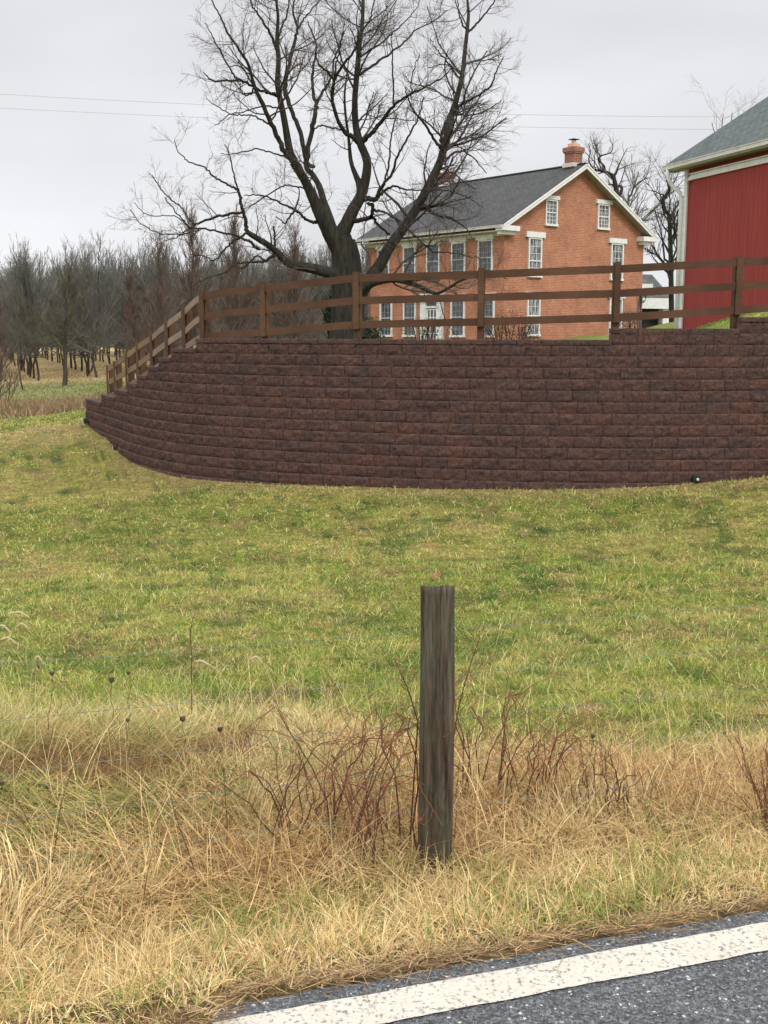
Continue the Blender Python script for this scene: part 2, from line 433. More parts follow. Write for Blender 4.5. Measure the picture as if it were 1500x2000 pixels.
def wpt(s, off=0.0):                                # point on the wall's face line; off > 0 goes behind it
    x = np.interp(s, WS, WC[:, 0]); y = np.interp(s, WS, WC[:, 1])
    x2 = np.interp(np.asarray(s) + .3, WS, WC[:, 0]) - np.interp(np.asarray(s) - .3, WS, WC[:, 0])
    y2 = np.interp(np.asarray(s) + .3, WS, WC[:, 1]) - np.interp(np.asarray(s) - .3, WS, WC[:, 1])
    L = np.hypot(x2, y2); return x - y2 / L * off, y + x2 / L * off
def s_of_px(px, off=0.0, y=655):
    X, Y = wpt(WS, off); q = 750 + F * X / Y / (cp - (650 - y) / F * 0)       # level-ish points
    d = np.array([proj((a, b, 1.5))[0] for a, b in zip(X, Y)])
    return float(np.interp(px, d, WS))
def proj(p):
    p = np.array(p, float) - np.array([0, 0, CZ]); d = p[1] * cp - p[2] * sp; v = (p[1] * sp + p[2] * cp) / d; u = p[0] / d
    u, v = u * cr + v * sr, v * cr - u * sr
    return 750 + u * F, 1000 - v * F
ZL = lambda k: 1.385 - .203 * k                     # joint line k of the wall
START = {-2: 1445, -1: 1195, 0: 383, 1: 336, 2: 313, 3: 293, 4: 275, 5: 258, 6: 234, 7: 208, 8: 179}
SK = {k: s_of_px(v) for k, v in START.items()}
S_END = float(WS[-1])
def topz(s):                                        # height of the capped top along the wall
    lv = 8
    for k in range(8, -3, -1):
        if s >= SK[k]: lv = k
    return ZL(lv) + .09
# foot of the wall: ground level read along it
FOOT = np.array([(178, 824), (200, 838), (245, 880), (280, 903), (330, 923), (400, 935), (540, 945), (735, 953), (900, 956.5), (1100, 956), (1250, 952), (1420, 940), (1500, 933), (1700, 915), (2000, 900)], float)
fs, fz = [], []
for px, py in FOOT:
    s = s_of_px(px); X, Y = wpt(s, -.33); fs.append(s); fz.append(float(atY(px, py, Y)[2]))
fs = np.array(fs); fz = np.array(fz)

# ------------------------------------------------------------------ terrain
E0 = np.array([-.36, 2.493, 0.]); rd = np.array([math.cos(math.radians(17.55)), math.sin(math.radians(17.55))]); rn = np.array([-rd[1], rd[0]])
def sdist(x, y): return (x - E0[0]) * rn[0] + (y - E0[1]) * rn[1]
def spill(x, y):                                    # soil and litter washed over the asphalt at the lower left
    u = (x - E0[0]) * rd[0] + (y - E0[1]) * rd[1]; return 1 - smooth(-.10, .03, u + .04 * (vnoise(x * 9, y * 9) - .5))
def sverge(x, y): return sdist(x, y) + .17 * spill(x, y)
_fx, _fy = wpt(fs, -.36)
def _b(x, y): x = np.asarray(x, float); y = np.asarray(y, float); return np.stack([1 + 0 * x, x, y, x * x, x * y, y * y], -1)
_nx = np.array([-3, -2, -1, 0, 1, 2, 3, 4.]); _A = np.vstack([_b(_fx, _fy), _b(_nx, 0 * _nx + 4.2) * 3]); _r = np.concatenate([fz, 0 * _nx - .22 * 3])
_co = np.linalg.lstsq(_A, _r, rcond=None)[0]; _res = fz - _b(_fx, _fy) @ _co
TH = np.arctan2(WC[:, 0], WC[:, 1]); RW = np.hypot(WC[:, 0], WC[:, 1])
TH0, TH1 = TH[0], TH[-1]
def wall_r(th): return np.interp(th, TH, RW)
def s_of_th(th): return np.interp(th, TH, WS)
def low_z(x, y):
    x = np.asarray(x, float); y = np.asarray(y, float)
    th = np.arctan2(x, y); r = np.hypot(x, y)
    s = sdist(x, y)
    fzq = np.interp(s_of_th(np.clip(th, TH0, TH1)), fs, fz); rw = wall_r(np.clip(th, TH0, TH1))
    zn = -.02 - .20 * smooth(0, .9, s)
    rc = np.minimum(1, 31 / np.maximum(r, .1)); q = _b(x * rc, y * rc) @ _co + np.interp(s_of_th(np.clip(th, TH0, TH1)), fs, _res) * smooth(.35, .95, r / rw)
    q = np.clip(q, -1.6, .2); bl = smooth(3.4, 6.0, r); z = zn * (1 - bl) + q * bl
    beyond = np.interp(r, [30, 42, 52, 62, 75, 400], [0, -.42, -.62, -.80, -.88, -.88])
    z = z + np.where(r > 30, beyond, 0)
    z = z + .05 * (fbm(x, y, .45, 3) - .5) * smooth(1.2, 5, s) + .06 * (fbm(x, y, 1.7, 9) - .5) * smooth(.7, 2.5, s) * (1 - smooth(5, 9, s))
    z = np.where(s < 0, -.03, z) + .055 * spill(x, y) * smooth(-.20, -.08, s) * (1 - smooth(.0, .25, s)) * (x > -3)
    return z
def up_z(x, y):
    th = np.arctan2(x, y); r = np.hypot(x, y); thc = np.clip(th, TH0, TH1)
    rw = wall_r(thc); s = s_of_th(thc)
    tz = np.array([topz(float(v)) for v in np.ravel(s)]).reshape(np.shape(s)) - .13
    d = r - rw
    lv = smooth(SK[0] - 3.5, SK[0] + .5, s)          # 0 where the wall steps down
    fall = tz - .17 * d
    yard = 1.34 - .9 * smooth(3, 22, d) * (1 - smooth(5.0, 10.0, x)) + .13 * smooth(5.5, 9, x) * smooth(14, 26, d)
    k_ = smooth(.5, 7.0, d) * smooth(5.3, 8.6, x - .17 * (y - 21)); yard = yard * (1 - k_) + 2.15 * k_
    yard = tz + (yard - tz) * smooth(0, 2.5, d)
    return fall * (1 - lv) + yard * lv
def ground_z(x, y):
    x = np.asarray(x, float); y = np.asarray(y, float); lo = low_z(x, y)
    th = np.arctan2(x, y); r = np.hypot(x, y)
    inw = (th > TH0) & (th < TH1 + .6)
    rw = wall_r(np.clip(th, TH0, TH1))
    st = smooth(.03, .14, r - rw) * inw
    u = up_z(x, y); far = smooth(60, 85, r)
    u = np.maximum(u * (1 - far) + lo * far, lo)
    return lo * (1 - st) + u * st

def build_terrain():
    a = np.radians(np.concatenate([np.arange(-180, -34, 4), np.arange(-34, -22, .5), np.arange(-22, 26, .12), np.arange(26, 36, .5), np.arange(36, 180, 4)]))
    base = np.concatenate([np.geomspace(.3, .985, 70) if False else np.linspace(0, 1, 1), []])
    f1 = np.geomspace(.02, .99, 150)                # fractions of the way to the wall
    after = np.concatenate([[.0, .03, .08, .14, .22, .3, .5], np.geomspace(.8, 70, 50), [90, 120, 160, 220, 320, 500, 800, 1400]])
    rw = wall_r(np.clip(a, TH0, TH1))
    Rr = np.concatenate([rw[:, None] * f1[None], rw[:, None] + after[None]], 1)
    X = Rr * np.sin(a)[:, None]; Y = Rr * np.cos(a)[:, None]
    Z = ground_z(X, Y)
    far = smooth(150, 600, Rr); Z = Z * (1 - far) + (-2.2) * far
    n, k = Rr.shape
    V = np.stack([X, Y, Z], -1).reshape(-1, 3)
    V = np.vstack([V, [[0, 0, -.03]]])
    idx = np.arange(n * k).reshape(n, k); nx = np.roll(idx, -1, 0)
    q = np.stack([idx[:, :-1], idx[:, 1:], nx[:, 1:], nx[:, :-1]], -1).reshape(-1, 4)[:, ::-1]
    tri = np.stack([np.full(n, n * k), nx[:, 0], idx[:, 0]], -1)[:, ::-1]
    # colours: thatch and soil under the blades, darkened as shade between tufts, leaf litter far off
    C = lawn_base(V[:, 0], V[:, 1])
    return npmesh('ground', V, [q.copy(), tri.copy()], MT['ground'], col=C, smooth_=True)
def mixv(a, b, t): t = np.asarray(t)[..., None]; return np.asarray(a) * (1 - t) + np.asarray(b) * t
def lawn_tint(x, y):
    """broad colour of the turf: green, yellowed, browned patches"""
    g = np.array([.36, .37, .080]); yl = np.array([.62, .52, .17]); br = np.array([.50, .32, .17]); gd = np.array([.135, .180, .045])
    n1 = fbm(x, y, .32, 1, 4); n2 = fbm(x, y, 1.3, 5, 3); n3 = fbm(x, y, 2.6, 11, 2)
    c = mixv(g, yl, smooth(.40, .68, n1 * .55 + n2 * .45) * .75)
    c = mixv(c, gd, smooth(.54, .70, fbm(x, y, 1.9, 21, 4)) * .7)
    c = mixv(c, br, smooth(.62, .74, n3) * .55)
    wx = x + .25 * fbm(x, y, 2.1, 3, 2); wy = y + .25 * fbm(x, y, 2.1, 8, 2)          # distinct small tan scabs and lush dark spots
    for q_, (cs, colr, pr, rad) in enumerate(((.95, [.62, .42, .22], .26, .17), (.7, [.58, .46, .18], .22, .14), (.62, [.095, .15, .035], .45, .15))):
        gx = np.floor(wx / cs + q_ * 7.3); gy = np.floor(wy / (cs * 1.0) + q_ * 3.1); ix = gx.astype(int) & 511; iy = gy.astype(int) & 511
        jx = _perm[ix, iy]; jy = _perm[iy, (ix + 17) & 511]; on = _perm[(ix + 91) & 511, (iy + 33) & 511] < pr
        dx = (wx / cs + q_ * 7.3 - gx - .25 - .5 * jx) * cs; dy = (wy / cs + q_ * 3.1 - gy - .25 - .5 * jy) * cs
        c = mixv(c, colr, on * (1 - smooth(.45, 1.0, np.hypot(dx, dy) / (rad * (.6 + .8 * jy)))) * .85)
    th = np.arctan2(x, y); rw = wall_r(np.clip(th, TH0, TH1)); d = rw - np.hypot(x, y)
    c = mixv(c, [.60, .45, .20], (1 - smooth(.75, 1.5, d)) * (d > -.3) * .9)      # yellow strip along the wall foot
    dd = d + (x < -3) * 0
    c = mixv(c, [.58, .45, .20], np.exp(-((d - 2.2) / .8) ** 2) * (1 - smooth(-5.2, -3.4, x)) * .8)
    return c
def hollow(x, y):
    """the two flattened brown hollows in the matted grass at the left"""
    g = 0
    for px, py, wx, wy in ((255, 1462, .44, .26), (110, 1505, .36, .13), (410, 1438, .26, .10), (20, 1525, .22, .06)):
        c = atZ(px, py, -.24); g = g + np.exp(-((x - c[0]) / wx) ** 2 - ((y - c[1]) / wy) ** 2 * .25)
    return np.clip(g * (.35 + 1.1 * smooth(.35, .6, fbm(x, y, 3.5, 77, 3))), 0, 1) * .85
def lawn_base(x, y):
    c = lawn_tint(x, y) * .36  # darker soil and thatch; shade between tufts painted in too
    s = sdist(x, y); r = np.hypot(x, y)
    th = np.arctan2(x, y)
    c = mixv(c, [.125, .080, .045], (1 - smooth(.0, .35, s)) * .95)
    c = mixv(c, [.17, .12, .055], (1 - smooth(1.6, 2.8, s)) * .8)
    c = mixv(c, [.085, .045, .028], hollow(x, y) * .95)
    # beyond the lawn: orchard floor
    leaf = np.array([.38, .285, .155]); gr = np.array([.17, .175, .075])
    f = smooth(38, 44, r) * (x < 2)
    oc = mixv(gr, leaf, smooth(.0, 1, (r - 74) / 10 + (fbm(x, y, .08, 3) - .5) * 1.2))
    c = mixv(c, oc, f)
    up = (r > wall_r(np.clip(th, TH0, TH1)) + .1) & (th > TH0)
    c = np.where((up & (r < 70))[..., None], mixv([.085, .14, .03], [.20, .20, .06], fbm(x, y, .8, 2)), c)
    return c
ground = build_terrain(); ground['kind'] = 'structure'

# road and edge line
def strip(name, d0, d1, z, mat, n=160, x0=-40, x1=40, jag=0.0, cross=1):
    t = np.concatenate([np.linspace(x0, -4, 20)[:-1], np.linspace(-4, 6, n * 4), np.linspace(6, x1, 20)[1:]])
    e0 = d0 + jag * (fbm(t, t * 0 + 3, 9, 3) - .5) * 2 + jag * .5 * (fbm(t, t * 0 + 5, 40, 3) - .5) * 2; e1 = d1 + jag * (fbm(t, t * 0 + 8, 9, 3) - .5) * 2 * (1 if cross else 0)
    A = E0[:2] + t[:, None] * rd + e0[:, None] * rn; B = E0[:2] + t[:, None] * rd + e1[:, None] * rn
    V = np.zeros((len(t) * 2, 3)); V[0::2, :2] = A; V[1::2, :2] = B; V[:, 2] = z
    i = np.arange(len(t) - 1) * 2
    f = np.stack([i, i + 2, i + 3, i + 1], -1)
    o = npmesh(name, V, [f], mat); o['kind'] = 'structure'; return o
l0, l1 = -.061, -.183
strip('road', -7.5, 0, 0.0, MT['asphalt'], jag=.012, cross=0 or 1)
strip('road_edge_line', l1, l0, .004, MT['paint'], jag=.006)

# ------------------------------------------------------------------ retaining wall of split-face blocks
def build_wall():
    root = empty('retaining_wall', (*wpt(SK[8]), -.8), 'long curved retaining wall of dark red-brown split-face blocks stepping down at the left', 'retaining wall')
    nu, nv = 13, 8
    def block(acc, s0, s1, z0, z1, off, depth, c, rough):
        u = np.linspace(0, 1, nu); v = np.array([0, .035, .2, .4, .6, .8, .94, 1.0])
        U, Vv = np.meshgrid(u, v, indexing='ij')
        S = s0 + .0008 + (s1 - s0 - .0016) * U
        Zz = z0 + .0015 + (z1 - z0 - .003) * Vv
        ed = np.minimum(np.minimum(U * 30 + .4, (1 - U) * 30 + .4), np.minimum(Vv * 7, (1 - Vv) * 7)); ed = np.clip(ed, 0, 1)
        k = rng.random() * 100
        bulge = ((fbm(S + k, Zz * 1.6, 9, 2, 2) - .35) * rough * .55 + (fbm(S + k, Zz * 2, 26, 7, 2) - .4) * rough * .95) * ed - .001 * (1 - ed) * (rough > 0)
        if rough > .02: bulge = np.where(Vv > .97, bulge * .4 - .001, bulge)
        X, Y = wpt(S, off - bulge)
        Vt = np.stack([X, Y, Zz], -1).reshape(-1, 3)
        idx = np.arange(nu * nv).reshape(nu, nv)
        q = np.stack([idx[:-1, :-1], idx[1:, :-1], idx[1:, 1:], idx[:-1, 1:]], -1).reshape(-1, 4)
        # top, sides and back
        sb = np.array([s0 + .002, s1 - .002]); xb, yb = wpt(sb, off + depth)
        bk = np.array([[xb[0], yb[0], z0], [xb[1], yb[1], z0], [xb[1], yb[1], z1 - .0015], [xb[0], yb[0], z1 - .0015]])
        n0 = nu * nv; Vt = np.vstack([Vt, bk])
        topf = []
        t = list(idx[:, -1]); fa = [np.array([t + [n0 + 2, n0 + 3]]), np.array([[n0 + 3, n0] + list(idx[0, :])]), np.array([list(idx[-1, ::-1]) + [n0 + 1, n0 + 2]][0:1]), np.array([[n0 + 1, n0, n0 + 3, n0 + 2]])]
        acc.add(Vt, q, *fa, col=c)
    body = Acc(); capa = Acc()
    bw = .457
    pal = [(.105, .069, .060), (.098, .066, .059), (.108, .070, .060), (.100, .067, .060), (.096, .066, .059), (.120, .072, .058), (.103, .068, .060), (.092, .066, .062)]
    for k in range(-2, 15):
        s_a = SK[min(k, 8)]; off = -.026 * k
        s = s_a - (0 if k <= 8 else .0)
        first = True
        while s < S_END - .3:
            L = bw * (rng.choice([.5, .75, 1.0]) if first and k % 2 else 1.0) if first else bw * rng.uniform(.97, 1.03)
            first = False
            c = (np.array(pal[rng.integers(len(pal))]) * .55 + np.array([.106, .067, .056]) * .45) * rng.uniform(.94, 1.06) * np.array([.74, .72, .72])
            if ZL(k) > np.interp(s, fs, fz) - .15:
                block(body, s, s + L, ZL(k + 1), ZL(k), off, .30, c, .058)
            s += L
    ends = {8: SK[7], 7: SK[6], 6: SK[5], 5: SK[4], 4: SK[3], 3: SK[2], 2: SK[1], 1: SK[0], 0: SK[-1], -1: SK[-2], -2: S_END - .4}
    for k, e_ in ends.items():
        s = SK[k]; n = max(1, round((e_ - s) / .43)); L = (e_ - s) / n
        for i in range(n):
            block(capa, s + i * L, s + (i + 1) * L - .001, ZL(k) + .001, ZL(k) + .09, -.026 * k - .018, .33, np.array(pal[rng.integers(len(pal))]) * rng.uniform(.70, .82), .014)
    body.build('block_courses', MT['block'], root)
    capa.build('capstones', MT['block'], root)
build_wall()

# drain outlets at the foot of the wall
def drain(px, py, label):
    s = s_of_px(px); k = 12
    X, Y = wpt(s, -.33); p = atY(px, py, Y)
    nx, ny = wpt(s, -1.27); n = np.array([nx - X, ny - Y, 0])
    side = np.array([-n[1], n[0], 0]); up = np.array([0, 0, 1.])
    r = empty('drain_outlet', p, label, 'drain outlet', 'drain outlets at the foot of the block wall')
    m = MB(); c = np.array([X, Y, p[2]]) 
    for a, b, h, w_ in ((0, .05, .012, .06), (0, -.05, .012, .06), (.05, 0, .06, .012), (-.05, 0, .06, .012)):
        m.box(c + n * .02 + side * a + up * b, (side, up, n), (w_ if a == 0 else .012, .012 if a == 0 else .062, .05))
    m.box(c - n * .02, (side, up, n), (.055, .055, .01))
    m.build('pipe_mouth', MT['black'], r)
    g = MB(); g.box(c + n * .05 + side * -.06, (side, up, n), (.010, .05, .03)); g.build('pale_rim', MT['white'], r)
drain(187, 822, 'small black square drain outlet low in the wall near its left end')
drain(247, 877, 'black square drain outlet second from the left end of the wall')
def drain_pipe():
    s = s_of_px(1360); X, Y = wpt(s, -.37); p = atY(1360, 937, Y)
    r = empty('drain_pipe', p, 'round black drain pipe with white mouth at the foot of the wall on the right', 'drain pipe', 'drain outlets at the foot of the block wall')
    m = MB(); m.tube([p + [0, .2, .02], p + [0, -.04, .02], p + [0, -.045, .02]], [.075, .075, .05], 14); m.build('pipe', MT['black'], r)
    g = MB(); g.tube([p + [.01, -.02, .015], p + [.012, -.075, .01]], [.028, .020], 8); g.build('pale_liner', MT['white'], r)
drain_pipe()
st = atY(432, 940, wpt(s_of_px(432), -.3)[1])
m = MB(); m.tube([st + [-.03, 0, -.01], st + [0, 0, .02], st + [.035, 0, .0]], [.01, .03, .012], 7)
tag(m.build('pale_stone', MT['white']), 'small white stone lying against the foot of the wall', 'stone')

# ------------------------------------------------------------------ three-rail wooden fence on the wall
FP = [  # post px, top y, rail tops (upper, middle, lower)
    (209, 714, 716, 742, 770), (223, 705, 707, 735, 764), (247, 684, 690, 721, 750), (269, 668, 673, 707, 736), (297, 646, 655, 687, 718),
    (327, 623, 629, 664, 697), (361, 596, 604, 642, 674), (397, 568, 574, 614, 653), (515, 550, 557, 598, 642), (696, 531, 536, 580, 627),
    (938, 523, 529, 573.5, 621.5), (1202, 511, 518, 566, 613), (1437, 500, 505, 551.5, 598), (1665, 490, 492, 537, 583)]
def build_fence():
    X0, Y0 = wpt(SK[0])
    root = empty('rail_fence', (X0, Y0, 1.4), 'brown stained wooden post and rail fence running along the top of the curved wall', 'fence')
    ro = .16
    info = []
    for px, ty, *rt in FP:
        s = s_of_px(px, ro); X, Y = wpt(s, ro)
        zr = [float(atY(px, v, Y)[2]) for v in rt]; zt = float(atY(px, ty, Y)[2])
        info.append((s, X, Y, zt, zr, topz(s + .05) - .09 if px != 397 else topz(SK[0]) - .05))
    up = np.array([0, 0, 1.])
    for i, (s, X, Y, zt, zr, zb) in enumerate(info):
        x2, y2 = wpt(s, ro + 1); n = np.array([x2 - X, y2 - Y, 0]); t = np.array([n[1], -n[0], 0])
        c = np.array([X, Y, 0.])
        m = MB(); zb2 = zb - .15
        m.box(c + n * .085 + up * (zt + zb2) / 2 - t * 0, (t, n, up), (.062, .065, (zt - zb2) / 2 - .012))
        p = m.build('post', MT['fence_post' if i > 6 else 'fence_post'], root, bevel=.006)
        m = MB(); zlo = zr[2] - .15
        m.box(c - n * .032 + up * (zt + zlo) / 2, (t, n, up), (.055, .014, (zt - zlo) / 2))
        m.build('batten', MT['fence_post'], root, bevel=.004)
    for i in range(len(info) - 1):
        a, b = info[i], info[i + 1]
        mat = MT['fence_grey'] if 4 <= i <= 6 else MT['fence_mid'] if i < 4 else MT['fence']
        for j in range(3):
            ns = 7; ss = np.linspace(a[0], b[0], ns); xx, yy = wpt(ss, ro)
            f = np.linspace(0, 1, ns)
            # boards bend with the run: smooth interpolation through neighbours
            zz = np.interp(f, [0, 1], [a[4][j], b[4][j]])
            if 6 <= i <= 7:
                pr = info[i - 1][4][j]; nx = info[i + 2][4][j]
                da = (b[4][j] - pr) / (b[0] - info[i - 1][0]) * (b[0] - a[0]); db = (nx - a[4][j]) / (info[i + 2][0] - a[0]) * (b[0] - a[0])
                h = f
                zz = (2*h**3-3*h**2+1)*a[4][j] + (h**3-2*h**2+h)*da + (-2*h**3+3*h**2)*b[4][j] + (h**3-h**2)*db
            H = .135; V = []; T_ = .022
            x2, y2 = wpt(ss, ro - T_); x3, y3 = wpt(ss, ro)
            m = MB()
            for q in range(ns):
                for (xa, ya, za) in ((x2[q], y2[q], zz[q]), (x3[q], y3[q], zz[q]), (x3[q], y3[q], zz[q] - H), (x2[q], y2[q], zz[q] - H)):
                    m.v.append(np.array([xa, ya, za]))
                m.uv += [(ss[q], 0.), (ss[q], .02), (ss[q], H + .02 + j), (ss[q], H + j)]
            for q in range(ns - 1):
                for e_ in range(4):
                    m.f.append([q * 4 + e_, q * 4 + (e_ + 1) % 4, q * 4 + 4 + (e_ + 1) % 4, q * 4 + 4 + e_])
            m.f.append([3, 2, 1, 0]); m.f.append([(ns - 1) * 4 + e_ for e_ in range(4)])
            m.build('rail', mat, root)
MT['fence_mid'] = wood_mat('stained_sky_sheen_wood', (.15, .095, .055), (.24, .155, .09))  # farthest left rails, stain lightened to stand for reflected sky
build_fence()

# ------------------------------------------------------------------ brick farmhouse
HA = atY(985, 450, 52.0); HA2 = HA[:2].copy()
d1 = np.array([.786, .618, 0.]); d0 = np.array([-.618, .786, 0.]); UP = np.array([0, 0, 1.])
nG = -d0; nF = -d1
HW = 9.72; HL = 10.05
def hp(p, q, z): return np.array([HA2[0], HA2[1], 0]) + d1 * p + d0 * q + UP * z
def on_gable(x, y): P = atplane(x, y, hp(0, 0, 0), nG); r = P - hp(0, 0, 0); return float(r @ d1), float(P[2])
def on_front(x, y): P = atplane(x, y, hp(0, 0, 0), nF); r = P - hp(0, 0, 0); return float(r @ d0), float(P[2])
def farmhouse():
    gz = -.6
    root = empty('brick_farmhouse', hp(HW / 2, HL / 2, .5), 'two-storey red brick farmhouse with dark gabled roof and white trimmed windows', 'house')
    ez = on_gable(988, 446)[1]                      # top of side walls
    ax = HW / 2; oh = .42
    apx = atplane(1139, 318, hp(0, -oh, 0), nG)[2]
    es = .50                                        # eave overhang
    zeave = atplane(987, 438, hp(-es, -oh, 0), nG)[2]
    slope = (apx - zeave) / (ax + es)
    zw = zeave + slope * es - .22
    m = MB()
    m.quad([hp(0, 0, gz), hp(HW, 0, gz), hp(HW, 0, zw), hp(ax, 0, zw + slope * ax), hp(0, 0, zw)], [(0, gz), (HW, gz), (HW, zw), (ax, zw + slope * ax), (0, zw)])
    m.quad([hp(HW, HL, gz), hp(0, HL, gz), hp(0, HL, zw), hp(ax, HL, zw + slope * ax), hp(HW, HL, zw)], [(0, gz), (HW, gz), (HW, zw), (ax, zw + slope * ax), (0, zw)])
    m.quad([hp(0, HL, gz), hp(0, 0, gz), hp(0, 0, zw), hp(0, HL, zw)], [(0, gz), (HL, gz), (HL, zw), (0, zw)])
    m.quad([hp(HW, 0, gz), hp(HW, HL, gz), hp(HW, HL, zw), hp(HW, 0, zw)], [(0, gz), (HL, gz), (HL, zw), (0, zw)])
    m.build('brick_walls', MT['brick'], root)
    # roof: two slabs
    sl = math.hypot(1, slope); nv1 = (-d1 * slope + UP) / sl; nv2 = (d1 * slope + UP) / sl
    m = MB(); th = .09
    for sg in (0, 1):
        pe = -es if sg == 0 else HW + es
        a = hp(pe, -oh, zeave); b = hp(pe, HL + oh, zeave); c = hp(ax, HL + oh, apx); d = hp(ax, -oh, apx)
        nrm = nv1 if sg == 0 else nv2
        ll = np.linalg.norm(d - a)
        uvq = [(0, 0), (HL + 2 * oh, 0), (HL + 2 * oh, ll), (0, ll)]
        top = [a, b, c, d]; bot = [p - UP * th * 1.3 for p in top]
        m.quad(top if sg else top[::-1], uvq if sg else uvq[::-1])
        m.quad(bot[::-1] if sg else bot, uvq)
        m.quad([a, b, bot[1], bot[0]]); m.quad([b, c, bot[2], bot[1]]); m.quad([d, a, bot[0], bot[3]])
    m.span(hp(ax, -oh, apx + .01), hp(ax, HL + oh, apx + .01), UP, .05, .22)
    rf = m.build('roof', MT['shingle_dark'], root)
    # white rake boards and soffits
    for sg in (0, 1):
        for q in (-oh, HL + oh):
            m = MB()
            pe = -es if sg == 0 else HW + es
            m.span(hp(pe, q - (.02 if q < 0 else -.02), zeave - .15), hp(ax + (-.02 if sg == 0 else .02), q - (.02 if q < 0 else -.02), apx - .15), UP, .17, .035)
            m.span(hp(pe, q - (.045 if q < 0 else -.045), zeave - .06), hp(ax + (-.02 if sg == 0 else .02), q - (.045 if q < 0 else -.045), apx - .06), UP, .07, .03)
            m.build('rake_board', MT['white'], root)
    for sg in (0, 1):
        pe = -es + .02 if sg == 0 else HW + es - .02
        for (q0, q1) in ((-oh + .01, .0), (HL, HL + oh - .01)):
            m = MB(); t = [hp(pe, q0, zeave - .20), hp(pe, q1, zeave - .20), hp(ax, q1, apx - .22), hp(ax, q0, apx - .22)]
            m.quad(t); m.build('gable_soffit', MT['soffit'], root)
    # eave: soffit, frieze, gutter on both long sides
    m = MB()
    for sg in (0, 1):
        p0 = -es / 2 if sg == 0 else HW + es / 2
        m.box(hp(p0, HL / 2, zeave - .25), (d1, d0, UP), (es / 2 - .02, HL / 2 + oh - .03, .02))
        pf = -.03 if sg == 0 else HW + .03
        m.box(hp(pf, HL / 2, zeave - .36), (d1, d0, UP), (.03, HL / 2 + .03, .08))
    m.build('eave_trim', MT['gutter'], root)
    g = MB()
    for sg in (0, 1):
        p0 = -es - .05 if sg == 0 else HW + es + .05
        g.box(hp(p0, HL / 2, zeave - .08), (d1, d0, UP), (.055, HL / 2 + oh, .055))
        g.box(hp(p0 + (-.02 if sg == 0 else .02), HL / 2, zeave - .035), (d1, d0, UP), (.055, HL / 2 + oh + .01, .012))
    g.build('gutter', MT['gutter'], root)
    # cornice returns on the gable corners
    for p0, p1 in ((-es - .04, .55), (HW - .55, HW + es + .04)):
        m = MB(); m.box(hp((p0 + p1) / 2, -oh / 2 - .01, zeave - .14), (d1, d0, UP), ((p1 - p0) / 2, oh / 2 + .02, .11))
        q0, q1 = (p0 + .10, p1 - .14) if p0 < 0 else (p0 + .12, p1 - .35)
        m.box(hp((q0 + q1) / 2, -oh / 2 + .06, zeave - .33), (d1, d0, UP), ((q1 - q0) / 2, oh / 2 - .06, .08))
        m.build('cornice_return', MT['white'], root)
    # chimneys
    def chimney(q, hh, pot, w2=.36, l2=.36):
        m = MB(); z0 = apx - .5; z1 = apx + hh
        m.box(hp(ax, q, (z0 + z1) / 2), (d1, d0, UP), (w2, l2, (z1 - z0) / 2))
        m.box(hp(ax, q, z1 - .24), (d1, d0, UP), (w2 + .045, l2 + .045, .05)); m.box(hp(ax, q, z1 - .12), (d1, d0, UP), (w2 + .075, l2 + .075, .10))
        c = m.build('chimney', MT['brick_chimney'], rf)
        m = MB(); m.box(hp(ax, q, apx - .02), (d1, d0, UP), (w2 + .10, l2 + .04, .09)); m.build('flashing', MT['gutter'], rf)
        if pot:
            m = MB(); m.box(hp(ax, q, z1 + .07), (d1, d0, UP), (.21, .20, .09)); m.tube([hp(ax, q, z1 + .1), hp(ax, q, z1 + .28)], [.13, .11], 12); m.build('chimney_pot', MT['clay'], rf)
            m = MB(); m.box(hp(ax, q, z1 + .36), (d1, d0, UP), (.20, .18, .015)); m.box(hp(ax - .1, q, z1 + .31), (d1, d0, UP), (.01, .01, .05)); m.box(hp(ax + .1, q, z1 + .31), (d1, d0, UP), (.01, .01, .05)); m.build('chimney_cap', MT['black'], rf)
    chimney(.42, .82, True, .29, .30); chimney(HL - .55, .62, False, .27, .30)
    # windows
    def window(P0, u, n, wd, z0, z1, rows=(3, 3), cols=3, lint=0, lw=.22, curtain=True, jamb=0.0):
        """P0 centre at z=0 on the wall, u along, n outward"""
        f = MB(); fr = .075
        zc = (z0 + z1) / 2; hh = (z1 - z0) / 2
        nb_ = .010 if curtain else .006
        f.box(P0 + u * (-wd / 2 + fr / 2) + UP * zc + n * .03, (u, n, UP), (fr / 2, .045, hh)); f.box(P0 + u * (wd / 2 - fr / 2) + UP * zc + n * .03, (u, n, UP), (fr / 2, .045, hh))
        f.box(P0 + UP * (z1 - fr / 2) + n * .03, (u, n, UP), (wd / 2 - fr - .001, .045, fr / 2)); f.box(P0 + UP * (z0 + .03) + n * .045, (u, n, UP), (wd / 2 + .03, .07, .05))
        if jamb: f.box(P0 + u * (-wd / 2 - jamb / 2) + UP * zc + n * .02, (u, n, UP), (jamb / 2, .03, hh))
        if jamb < 0: pass
        if lint: f.box(P0 + UP * (z1 + lint / 2) + n * .05, (u, n, UP), (wd / 2 + lw, .06, lint / 2))
        wf = f.build('window', MT['white'], root)
        iw = wd - 2 * fr; ih = z1 - z0 - fr - .08; zb = z0 + .08
        g = MB(); g.quad([P0 - u * iw / 2 + UP * zb + n * .012, P0 + u * iw / 2 + UP * zb + n * .012, P0 + u * iw / 2 + UP * (zb + ih) + n * .012, P0 - u * iw / 2 + UP * (zb + ih) + n * .012])
        g.build('pane', MT['glass_curtain' if curtain else 'glass'], wf)
        s_ = MB(); mt_ = nb_
        mid = zb + ih * (rows[1] / (rows[0] + rows[1]))
